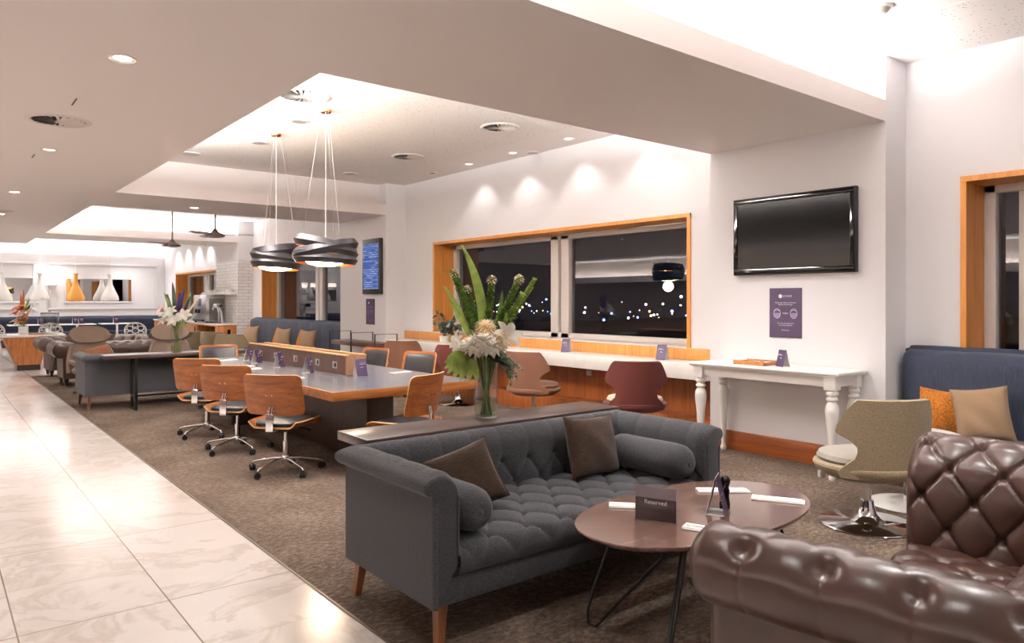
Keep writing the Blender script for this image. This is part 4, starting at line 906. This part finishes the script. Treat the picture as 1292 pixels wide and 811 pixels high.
# white blooms
m = MB(); puffball(m, (-.055, -.10, .455), .068, 85, .036, .044, 0, 2, .8); puffball(m, (.03, -.125, .45), .06, 70, .036, .044, 0, 5, .8); puffball(m, (-.01, -.13, .49), .05, 55, .036, .044, 0, 15, .8); obj('hydrangea', m, 'petal', bq)
m = MB(); puffball(m, (-.0, -.08, .555), .025, 160, .062, .013, 0, 3, .9); obj('chrysanthemum', m, 'petal_cream', bq)
m = MB(); puffball(m, (.095, -.10, .475), .022, 130, .055, .013, 0, 4, .9); obj('chrysanthemum', m, 'petal_cream', bq)
m = MB(); lily(m, (.12, -.06, .50), (.4, -.6, .5), .105); obj('lily', m, 'petal', bq)
m = MB(); lily(m, (-.16, -.02, .47), (-.7, -.5, .2), .075); puffball(m, (-.155, -.03, .44), .03, 50, .03, .028, 0, 8); obj('hydrangea', m, 'petal', bq)
# big lobed leaf, dark collar leaves, silver foliage
m = MB(); 
for k in range(8):
    a = math.radians(150+k*20); blade(m, (-.10, -.07, .375), (-.10+.155*math.cos(a), -.10, .335+.10*math.sin(a)), .055, (0, -.01, .02), 7, 0, .15, face=(0, -1, .3))
obj('lobed_leaf', m, 'leaf_light', bq)
m = MB()
for k in range(7):
    a = math.radians(-150+k*20); blade(m, (0.02, -.05, .40), (.0+.15*math.cos(a*.9)*(1.1), -.13, .385+.05*math.sin(a*2)), .05, (0, -.02, .01), 6, 0, .2, face=(0, -.4, 1))
for k in range(14):
    a = 2*PI*k/14; blade(m, (.03*math.cos(a), .03*math.sin(a), .38), (.15*math.cos(a), .15*math.sin(a), .40+.05*math.sin(3*a)), .06, (0, 0, .03), 6, 0, .2, face=(0, 0, 1))
obj('collar_leaves', m, 'leaf_dark', bq)
m = MB(); rs = np.random.default_rng(6)
for q in range(9):
    p0 = Vector((.07, -.07, .42)); p1 = Vector((.10+.013*q*rs.uniform(.7, 1.3), -.10+.02*rs.uniform(-1, 1), .40-.03*q*rs.uniform(.3, 1.0))); m.tube([p0, p0.lerp(p1, .5)+Vector((0, 0, .02)), p1], .002, 4); spike(m, p0, p1, .03, .022, 22, 0, q, .02, .2)
obj('silver_foliage', m, 'leaf_silver', bq)
m = MB(); [m.tube([(.1+.02*k, -.08, .40), (.135+.01*k, -.09, .3-.04*k)], .0015, 4) for k in range(3)]; [spike(m, (.1+.02*k, -.08, .40), (.135+.01*k, -.09, .3-.04*k), .02, .02, 14, 0, 30+k, .02) for k in range(3)]; obj('trailing_fern', m, 'leaf_light', bq)
# ---------------------------------------------------------------- far lounge
tuxedo_sofa('dark grey tufted sofa turned with its back to us beyond the wooden office chairs', (2.655, 11.72, .004), 180, 'charcoal_dark')
console('dark wood console behind the far grey sofa holding the violet and white flowers', (2.80, 11.07, .004), 0, -.97, .97)
vase_thing('clear cylinder vase on the far console behind the office chairs', (2.77, 11.1, VZ), .36, .075, .13)
b2 = thing('flower_bouquet', 'violet and white bouquet with lilies in the vase on the far console', 'flowers', (2.77, 11.1, VZ), -62)
for k in range(12):
    a = k*2.4; b = a+2.2; obj('stem', MB().tube([(.04*math.cos(b), .04*math.sin(b), .018), (.02*math.cos(a), .02*math.sin(a), .2), (.05*math.cos(a), .05*math.sin(a), .37), (.1*math.cos(a), .1*math.sin(a), .48)], .005, 6), 'stem', b2)
for i, (x, y, z, nm, mt) in enumerate(((-.19, .0, .50, 'lily', 'petal'), (-.06, -.12, .44, 'lily', 'petal'), (.10, -.12, .43, 'lily', 'petal'), (.16, 0, .50, 'lily', 'petal'), (-.14, -.1, .58, 'lily', 'petal_pink'), (.02, -.1, .54, 'lily', 'petal'))):
    m = MB(); lily(m, (x, y, z), (x*2, -.6, .5), .12); obj(nm, m, mt, b2)
for x0, p1, mt, sd in ((.05, (.10, .02, .86), 'petal_violet', 1), (.0, (.0, .05, .82), 'petal_violet', 2), (.1, (.2, .05, .78), 'petal_violet', 3), (-.08, (-.22, .03, .80), 'petal_violet', 4)):
    m = MB(); m.tube([(x0, 0, .42), p1], .005, 5); spike(m, (x0, 0, .5), p1, .05, .02, 60, 0, sd, .035, .2); obj('delphinium', m, mt, b2)
for p0, p1, w_, mt in (((-.03, 0, .4), (-.14, .05, 1.0), .07, 'leaf_dark'), ((-.05, 0, .4), (-.25, .0, .85), .06, 'leaf_light'), ((.05, 0, .4), (.22, .05, .85), .06, 'leaf_light'), ((.08, 0, .4), (.32, .05, .55), .05, 'leaf_silver'), ((.05, -.05, .4), (.3, -.1, .36), .06, 'leaf_light'), ((-.05, -.05, .4), (-.28, -.08, .5), .06, 'leaf_silver'), ((.1, 0, .45), (.4, .1, .86), .03, 'petal_cream')):
    m = MB(); blade(m, p0, p1, w_, (.02, 0, .02), 9, 0, .3, face=(.2, -1, 0)); obj('leaf', m, mt, b2)
m = MB(); [blade(m, (.03*math.cos(a), .03*math.sin(a), .38), (.17*math.cos(a), .17*math.sin(a), .40), .08, (0, 0, .03), 6, 0, .2, face=(0, 0, 1)) for a in np.linspace(0, 2*PI, 14)]; obj('collar_leaves', m, 'leaf_dark', b2)
# chesterfields of the far group
chesterfield('brown leather chesterfield with its back to us behind the taupe lounge chairs', (2.75, 15.15, .004), 180, Wd=1.05, Dp=.95, top=.76, seat=.43, mat='leather_far', step=.02)
chesterfield('brown leather chesterfield farther off facing us beside the buffet table', (2.75, 17.2, .004), 0, Wd=1.05, Dp=.95, top=.76, seat=.43, mat='leather_far', step=.02)
# lounge chairs with headrest (face -Y)
def lounge(label, loc, rz, group='taupe lounge chairs'):
    t = thing('lounge_chair', label, 'chair', loc, rz, group)
    x = np.linspace(-1, 1, 25); z = np.linspace(0, 1, 24); U, V = np.meshgrid(x, z, indexing='ij')
    hw = .36-.12*V**2; Z = .36+.44*V; Y = .24+.17*V-.16*U**2*(1-.4*V); obj('back_shell', MB().sheet(np.stack([U*hw, Y, Z], -1), .06), 'taupe', t)
    obj('seat_cushion', MB().lathe([(1e-4, .30), (.22, .30), (.33, .34), (.35, .39), (.31, .43), (1e-4, .44)], 32, sy=.95), 'taupe', t)
    U2 = U; hh = .135*np.sqrt(np.clip(1-np.abs(U)**2.6, 0, 1)); Zh = .945+(2*V-1)*hh; Yh = .40+.05*(2*V-1)-.10*U**2
    obj('headrest', MB().sheet(np.stack([.31*U, Yh, Zh], -1), .07), 'taupe', t)
    for sx in (-1, 1): obj('arm', MB().tube([(sx*.30, .26, .50), (sx*.36, .02, .53), (sx*.35, -.22, .5), (sx*.31, -.28, .42)], [.03, .035, .035, .03], 10), 'taupe', t)
    obj('pedestal', MB().cyl((0, 0, .09), (0, 0, .31), .03), 'dark_z', t)
    for k in range(4):
        a = PI/4+PI/2*k; obj('leg', MB().tube([(0, 0, .10), (.2*math.cos(a), .2*math.sin(a), .075), (.36*math.cos(a), .36*math.sin(a), .015)], [.026, .022, .014], 8), 'leg_wood', t)
    return t
lc = lounge('taupe lounge chair with oval headrest and rust cushion behind the far grey sofa', (2.12, 13.35, .004), 8)
dup(lc, (3.3, 13.45, .004), -4, 'taupe lounge chair with oval headrest half hidden behind the violet flowers')
pillow('rust brown cushion on the taupe lounge chair behind the far sofa', (2.15, 13.36, .60), (-20, -14, 12), 'rust', w=.42, h=.34, seed=11)
swivel('tan swivel chair beyond the violet flowers turned to the far windows', 'tan', 'seat_grey', (4.35, 15.9, .004), -40)
swivel('tan swivel chair in front of the far blue bench, half behind another', 'tan', 'seat_grey', (4.62, 15.2, .004), -50)
swivel('tan swivel chair in front of the far blue bench, nearest of the far three', 'tan', 'seat_grey', (4.52, 14.0, .004), -35)
# far bench below window three with cushions
bench('navy channelled bench beneath the middle window beyond the communal table', (6.66, 18.95, .004), -90, 5.65, 1.03, 'navy', chan=.62, group='blue window benches')
for i, (y, lb) in enumerate(((17.9, 'farthest pair'), (15.9, 'middle pair'), (14.55, 'nearest pair'))):
    pillow('mustard cushion on the far blue bench, '+lb, (6.22, y+.22, .665), (-16, 6, -72), 'mustard', w=.42, h=.42, t=.15, seed=20+i)
    pillow('tan cushion on the far blue bench, '+lb, (6.14, y-.14, .665), (-18, -6, -66), 'beige', w=.44, h=.44, t=.16, seed=30+i)
# side rack by the far pillar
rk = thing('serving_rack', 'black framed rack with brown wooden top against the far pillar', 'rack', (6.02, 11.75, .004))
obj('top_board', MB().b2((-.2, -.85, .70), (.2, .85, .775), .01), 'dark_y', rk); obj('lower_board', MB().b2((-.2, -.85, .2), (.2, .85, .24), .01), 'dark_y', rk)
for y in (-.87, -.0, .87): obj('frame', MB().tube([(-.21, y, .012), (-.21, y, .93), (.21, y, .93), (.21, y, .012)], .012, 6), 'black_metal', rk)
# departures screen and second notice on far pillar
ds = thing('wall_mounted_screen', 'lit blue departures screen in a tall black frame on the far pillar', 'screen', (CX-.004, 11.85, 2.12)); 
obj('casing', MB().b2((-.07, -.33, -.50), (0, .33, .50), .006), 'black', ds); obj('screen', MB().b2((-.074, -.28, -.41), (-.069, .28, .41)), 'screen_blue', ds)
n2 = thing('notice_sign', 'small purple notice on the far pillar below the blue screen', 'poster', (CX, 12.0, 1.3)); obj('sheet', MB().b2((-.006, -.165, -.235), (-.0005, .165, .235)), 'purple', n2)
obj('logo', MB().lathe([(1e-4, .0006), (.02, .0006), (.02, 0)], 16, mat=face_wall(.05, .16)), 'print', n2)
for s_, zz in (('Please wear a face covering', .09), ('WEAR', 0), ('Thank you', -.16)): obj('lettering', MB().text(s_, .022, face_wall(0, zz)), 'purple_light', n2)
for s_ in (1, -1): obj('icon', MB().tube([face_wall(s_*.085, 0) @ Vector((.034*math.cos(a), .044*math.sin(a), 0)) for a in np.linspace(0, 2*PI, 16, endpoint=False)], .003, 4, closed=True), 'purple_light', n2)
# plant at the end of the counter
pp = thing('potted_plant', 'dark leafy plant in a white pot at the far end of the window counter', 'plant', (6.45, 9.75, .832))
obj('pot', MB().lathe([(.06, 0), (.075, .03), (.08, .10), (.074, .104), (.07, .09), (1e-4, .085)], 24), 'white', pp); rs = np.random.default_rng(3)
for k in range(16):
    a = rs.uniform(0, 2*PI); R_ = rs.uniform(.15, .46); h = rs.uniform(.12, .34); p1 = Vector((.35*R_*math.cos(a), R_*math.sin(a), .08+h)); obj('stem', MB().tube([(0, 0, .08), p1*.5+Vector((0, 0, .08)), p1], .004, 5), 'leaf_dark', pp)
    for q in range(4):
        m = MB(); b = p1*(.55+.15*q)+Vector((0, 0, .03)); d = Vector((rs.normal()*.5, rs.normal(), rs.uniform(-.6, .8))).normalized(); blade(m, b, b+d*.10, .062, (0, 0, .01), 5, 0, .2, face=(-1, rs.normal()*.5, .3)); obj('leaf', m, 'leaf_dark', pp)
# coffee station
cb = thing('coffee_cabinet', 'walnut coffee cabinet with white worktop against the white brick pillar', 'cabinet', (6.03, 19.4, 0))
obj('carcass', MB().b2((-.25, 0, .1), (.27, .03, .86)).b2((-.25, 6.5, .1), (.27, 6.53, .86)).b2((.24, .03, .1), (.27, 6.5, .86)).b2((-.25, .03, .1), (.24, 6.5, .13)).b2((-.25, .03, .83), (.24, 6.5, .86)), 'buffet_wood', cb)
obj('plinth', MB().b2((-.22, .03, 0), (.25, 6.5, .1)), 'dark_y', cb); obj('worktop', MB().b2((-.28, -.03, .86), (.28, 6.56, .9), .004), 'stone', cb)
obj('end_panel', MB().b2((-.262, -.018, .1), (.27, 0, .86), .003), 'buffet_wood', cb); obj('handle_slot', MB().b2((.04, -.022, .5), (.12, -.017, .75), .002), 'gloss_black', cb)
for k in range(3): dd = obj('door', MB().b2((-.268, 1.6+k*1.62, .13), (-.25, 1.6+k*1.62+1.55, .84), .003), 'buffet_wood', cb); obj('handle', MB().b2((-.275, 1.75+k*1.62, .6), (-.267, 1.82+k*1.62, .8), .002), 'gloss_black', dd)
for z in (.36, .6): obj('shelf', MB().b2((-.24, .03, z), (.24, 1.55, z+.02)), 'black', cb)
obj('divider', MB().b2((-.25, 1.55, .13), (.24, 1.58, .83)), 'buffet_wood', cb)
cm = thing('coffee_machine', 'silver coffee machine on the white worktop by the brick pillar', 'coffee machine', (6.04, 20.9, .901))
obj('body', MB().b2((-.24, -.6, .04), (.26, .6, .76), .03), 'steel', cm); obj('side_panel', MB().b2((-.16, -.612, .06), (.22, -.6, .66), .004), plain('grey side', (104, 100, 98), .4), cm)
obj('front_panel', MB().b2((-.255, -.55, .30), (-.24, .5, .70), .01), 'steel', cm); obj('display', MB().b2((-.262, -.2, .45), (-.254, .15, .66), .004), plain('blue grey display', (70, 96, 130), .2), cm)
obj('drip_tray', MB().b2((-.30, -.45, .04), (-.24, .45, .09), .01), 'black', cm); obj('spout', MB().cyl((-.29, -.1, .26), (-.29, -.1, .36), .03).cyl((-.29, .15, .26), (-.29, .15, .36), .03), 'black', cm)
for sy in (-.5, .5): obj('foot', MB().cyl((-.2, sy, 0), (-.2, sy, .045), .03).cyl((.2, sy, 0), (.2, sy, .045), .03), 'black', cm)
tp = thing('water_tap', 'chrome arched tap with black and white head beside the coffee machine', 'tap', (5.96, 19.75, .906))
obj('spout', MB().tube([(0, 0, 0), (0, 0, .3), (-.02, .02, .42), (-.06, .10, .46), (-.08, .2, .42), (-.08, .22, .36)], .022, 10), 'chrome', tp); obj('tower', MB().tube([(.08, -.05, 0), (.06, -.02, .3), (.0, .0, .42)], [.035, .03, .028], 10), 'steel', tp)
obj('head', MB().b2((-.07, .0, .41), (.05, .3, .52), .04, 3), 'white', tp); obj('handle', MB().b2((-.06, -.28, .42), (.04, -.01, .52), .04, 3), 'gloss_black', tp)
sh = single('wall_shelf', MB().b2((-.16, -1.0, 0), (.145, 1.0, .07), .004), 'white', 'white floating shelf of cups on the brick pillar', 'shelf', (6.16, 20.35, 1.66))
for k in range(16):
    o = single('cup', MB().lathe([(.03, 0), (.045, .03), (.05, .07), (.046, .07), (.04, .03), (1e-4, .012)], 16), 'white', 'white cup on the floating shelf above the coffee cabinet', 'cup', (6.10+.1*(k % 2), 19.5+.11*k, 1.731), group='white cups on the shelf') if k == 0 else dup(o, (6.10+.1*(k % 2), 19.5+.11*k, 1.731))
# ceiling fans
def fan(label, x, y, z):
    t = thing('ceiling_fan', label, 'fan', (x, y, CE), group='bronze ceiling fans'); d = z-CE
    obj('canopy', MB().lathe([(.03, -.05), (.07, -.03), (.075, 0)], 20), 'bronze', t); obj('rod', MB().cyl((0, 0, -.04), (0, 0, d+.1), .017), 'bronze', t)
    obj('hub', MB().lathe([(.02, d+.15), (.05, d+.12), (.06, d+.09), (.14, d+.05), (.18, d+.02), (.17, d), (.1, d-.02), (1e-4, d-.03)], 28), 'bronze', t)
    for k in range(3):
        a = 2*PI*k/3-.45; n = 8; V = []
        for i in range(n+1):
            q = .12+.56*i/n; w_ = .05+.03*math.sin(PI*i/n); V += [(q, -w_, d+.035-.012), (q, w_, d+.035+.012), (q, w_, d+.045+.012), (q, -w_, d+.045-.012)]
        F_ = [(4*i+j, 4*i+(j+1) % 4, 4*i+4+(j+1) % 4, 4*i+4+j) for i in range(n) for j in range(4)]+[(3, 2, 1, 0), (4*n, 4*n+1, 4*n+2, 4*n+3)]
        obj('blade', MB().add(V, F_, 0, False, RZ(math.degrees(a))), plain('fan blade', (206, 198, 192), .5), t)
fan('bronze ceiling fan farther along the far coffer, lower in the photo', 4.15, 17.0, 2.69)
fan('bronze ceiling fan nearer the middle beam, higher in the photo', 4.15, 13.95, 2.69)
# buffet table with dispenser and flowers
bf = thing('buffet_table', 'white topped buffet table on a tapered walnut base at the left edge', 'table', (.55, 19.05, 0))
obj('worktop', MB().b2((-1.6, -.5, .72), (1.8, .5, .77), .005), 'stone', bf)
V = [(-1.1, -.32, .12), (1.35, -.32, .12), (1.35, .32, .12), (-1.1, .32, .12), (-1.35, -.42, .72), (1.52, -.42, .72), (1.52, .42, .72), (-1.35, .42, .72)]
V = [(.92, -.33, .12), (1.36, -.33, .12), (1.36, .33, .12), (.92, .33, .12), (.68, -.42, .72), (1.5, -.42, .72), (1.5, .42, .72), (.68, .42, .72)]
BX = [(0, 3, 2, 1), (4, 5, 6, 7), (0, 1, 5, 4), (1, 2, 6, 5), (2, 3, 7, 6), (3, 0, 4, 7)]
for mx in (0, 1):
    VV = [(.1-x if mx else x, y, z) for x, y, z in V]; obj('pedestal', MB().add(VV, BX), 'buffet_wood', bf); xs = sorted([VV[0][0], VV[1][0]]); obj('plinth', MB().b2((xs[0]+.01, -.32, 0), (xs[1]-.01, .32, .12)), 'dark_x', bf)
dp = thing('drinks_dispenser', 'glass drinks dispenser with metal lid on the buffet table', 'dispenser', (2.10, 18.95, .771))
obj('jar', MB().lathe([(.12, .14), (.17, .15), (.175, .2), (.175, .44), (.168, .44), (.168, .2), (.12, .155), (1e-4, .15)], 28), 'glass', dp); obj('lid', MB().lathe([(.18, .44), (.18, .47), (.03, .49), (.03, .52), (1e-4, .525)], 28), 'steel', dp)
obj('stand', MB().lathe([(.17, 0), (.17, .015), (.13, .03), (.12, .13), (.16, .145)], 24), 'steel', dp); obj('tap', MB().tube([(0, -.16, .2), (0, -.22, .2), (0, -.23, .16)], .016, 8), 'chrome', dp)
dv = vase_thing('square looking white and clear vase of orange flowers on the buffet table', (1.60, 18.95, .771), .26, .08, .14); obj('sleeve', MB().lathe([(.081, .02), (.081, .17)], 24, cap=False), 'paper', dv)
b3 = thing('flower_bouquet', 'orange and pink bouquet on the buffet table at the left edge', 'flowers', (1.60, 18.95, .771), -72)
for k in range(8):
    a = k*2.4; obj('stem', MB().tube([(.03*math.cos(a+2), .03*math.sin(a+2), .02), (.05*math.cos(a), .05*math.sin(a), .26), (.1*math.cos(a), .1*math.sin(a), .42)], .006, 5), 'stem', b3)
for i, (x, z, r, mt) in enumerate(((0, .62, .17, 'petal_orange'), (-.13, .52, .15, 'petal_orange'), (.14, .5, .15, 'petal_pink'), (-.18, .36, .13, 'petal_pink'), (.05, .36, .13, 'petal_pink'), (-.06, .30, .12, 'petal'), (.18, .36, .12, 'petal_orange'))):
    m = MB(); lily(m, (x, -.05, z-.1), (x, -.5, .8), r, n=8); obj('lily', m, mt, b3)
for p1, mt in (((.05, 0, .98), 'petal_orange'), ((-.1, 0, .9), 'petal_orange'), ((.3, 0, .78), 'leaf_light'), ((.42, 0, .58), 'petal_pink'), ((-.35, 0, .45), 'petal_pink'), ((-.15, -.1, .2), 'leaf_light'), ((.22, -.1, .25), 'leaf_light'), ((.25, .05, .65), 'leaf')):
    m = MB(); blade(m, (0, 0, .3), p1, .09, (.02, 0, .02), 8, 0, .3, face=(.2, -1, 0)); obj('leaf', m, mt, b3)
for i, x in enumerate((1.15, 1.82, 2.12)):
    single(['serving_tray', 'bread_board', 'bowl'][i], MB().b2((-.14, -.1, 0), (.14, .1, .03), .008) if i != 2 else MB().lathe([(.09, 0), (.1, .02), (.12, .05), (.115, .05), (.09, .025), (1e-4, .02)], 20), 'cork' if i == 1 else 'white', ['white tray at the left end of the buffet table', 'tan board beside the buffet flowers', 'white bowl in front of the drinks dispenser'][i], ['tray', 'board', 'bowl'][i], (x, 18.66, .771))
# back wall: mirrors, bottle lamps, bench, tables, chairs
for x0, x1, lb in ((3.62, 5.6, 'wide mirror inset in the back wall under the yellow bottle lamp'), (.9, 2.78, 'wide mirror inset in the back wall behind the orange flowers')):
    t = thing('wall_mirror', lb, 'mirror', ((x0+x1)/2, YB-.302, 1.86)); w_ = (x1-x0)/2
    obj('glass', MB().b2((-w_, -.012, -.38), (w_, -.002, .38)), 'mirror', t)
    fr = MB(); moulding(fr, -w_-.06, w_+.06, -.44, .44, -.0, .06, .03); obj('frame', fr, 'wall', t)
def bottle(label, x, mat, z0=1.5):
    t = thing('bottle_lamp', label, 'pendant lamp', (x, 27.75, CE), group='bottle shaped pendant lamps'); d = z0-CE
    obj('shade', MB().lathe([(.27, d), (.28, d+.04), (.26, d+.14), (.17, d+.34), (.085, d+.54), (.06, d+.66), (.06, d+.86), (.075, d+.87), (.075, d+.90), (1e-4, d+.90)], 28), mat, t); obj('cord', MB().cyl((0, 0, d+.9), (0, 0, 0), .008, n=6), 'lampwhite', t); obj('canopy', MB().lathe([(.06, -.03), (.06, 0)], 16), 'lampwhite', t)
for x, mt, lb in ((1.8, 'lampwhite', 'white bottle shaped pendant lamp at the left photo edge'), (3.80, 'amber', 'amber bottle shaped pendant lamp before the back mirror'), (4.80, 'lampwhite', 'white bottle shaped pendant lamp right of the amber one'), (2.80, 'lampwhite', 'white bottle shaped pendant lamp just right of the orange flowers')): bottle(lb, x, mt)
sc = thing('wall_sconce', 'white wall sconce between the two back mirrors', 'wall light', (3.2, YB-.302, 1.75)); obj('plate', MB().b2((-.06, -.03, -.1), (.06, 0, .1), .005), 'white', sc); obj('shade', MB().lathe([(.05, .10), (.16, .28), (.15, .28), (.045, .10)], 20, c=(0, -.17, 0), cap=False), 'lampwhite', sc); obj('arm', MB().tube([(0, -.02, 0), (0, -.17, 0), (0, -.17, .12)], .012, 8), 'steel', sc)
lamp('sconce_light', 'POINT', (3.2, YB-.48, 1.98), 14, WARM, shadow_soft_size=.05)
bench('long navy buttoned bench along the back wall', (-2.6, YB-.32, .004), 0, 9.1, .92, 'navy_plain', chan=1.5, group='blue window benches', buttons=True)
def cafe(label, x, y):
    t = thing('cafe_table', label, 'table', (x, y, 0), group='white tables by the back bench'); obj('tabletop', MB().b2((-.5, -.35, .725), (.5, .35, .755), .006), 'white', t); obj('column', MB().cyl((0, 0, .02), (0, 0, .725), .035), 'white', t); obj('foot', MB().lathe([(.26, 0), (.26, .012), (.04, .03)], 24), 'white', t)
for x, lb in ((4.9, 'rightmost'), (3.75, 'second from right'), (2.4, 'third from right'), (1.1, 'leftmost')): cafe('white cafe table before the back bench, '+lb, x, 27.1)
for i, (x, lb) in enumerate(((4.85, 'rightmost back cafe table'), (3.85, 'second back cafe table, right card'), (3.68, 'second back cafe table, left card'), (2.75, 'third back cafe table'), (1.3, 'leftmost back cafe table'))): tent('purple tent card on the '+lb, (x, 27.0, .756), -80, big=1.3)
def lacy(label, x, y, rz):
    t = thing('lacy_chair', label, 'chair', (x, y, 0), rz, group='white lacy chairs')
    b = MB(); 
    def onback(u, v): return (u*.27, .2+.06*v, .68+v*.22)
    b.tube([onback(math.cos(a), math.sin(a)) for a in np.linspace(0, 2*PI, 24, endpoint=False)], .016, 6, closed=True)
    for cx, cz, r in ((0, 0, .3), (.5, .3, .28), (-.5, .3, .28), (.5, -.35, .27), (-.5, -.35, .27), (0, .66, .25), (0, -.66, .25), (.78, 0, .17), (-.78, 0, .17)): b.tube([onback(cx+r*math.cos(a), cz+r*math.sin(a)) for a in np.linspace(0, 2*PI, 12, endpoint=False)], .013, 5, closed=True)
    obj('backrest', b, 'white', t); obj('seat', MB().lathe([(1e-4, .43), (.24, .43), (.25, .445), (.24, .46), (1e-4, .46)], 28), 'white', t)
    for sx in (-1, 1):
        for sy in (-1, 1): obj('leg', MB().tube([(sx*.15, sy*.15, .43), (sx*.21, sy*.21, 0)], .014, 8), 'white', t)
lacy('white lacy backed chair at the back cafe tables beyond the chesterfields', 4.5, 22.2, 160); lacy('white lacy chair glimpsed under the buffet table edge', 1.35, 24.0, 175); lacy('white lacy backed chair beside the drinks dispenser', 2.6, 23.0, 165)
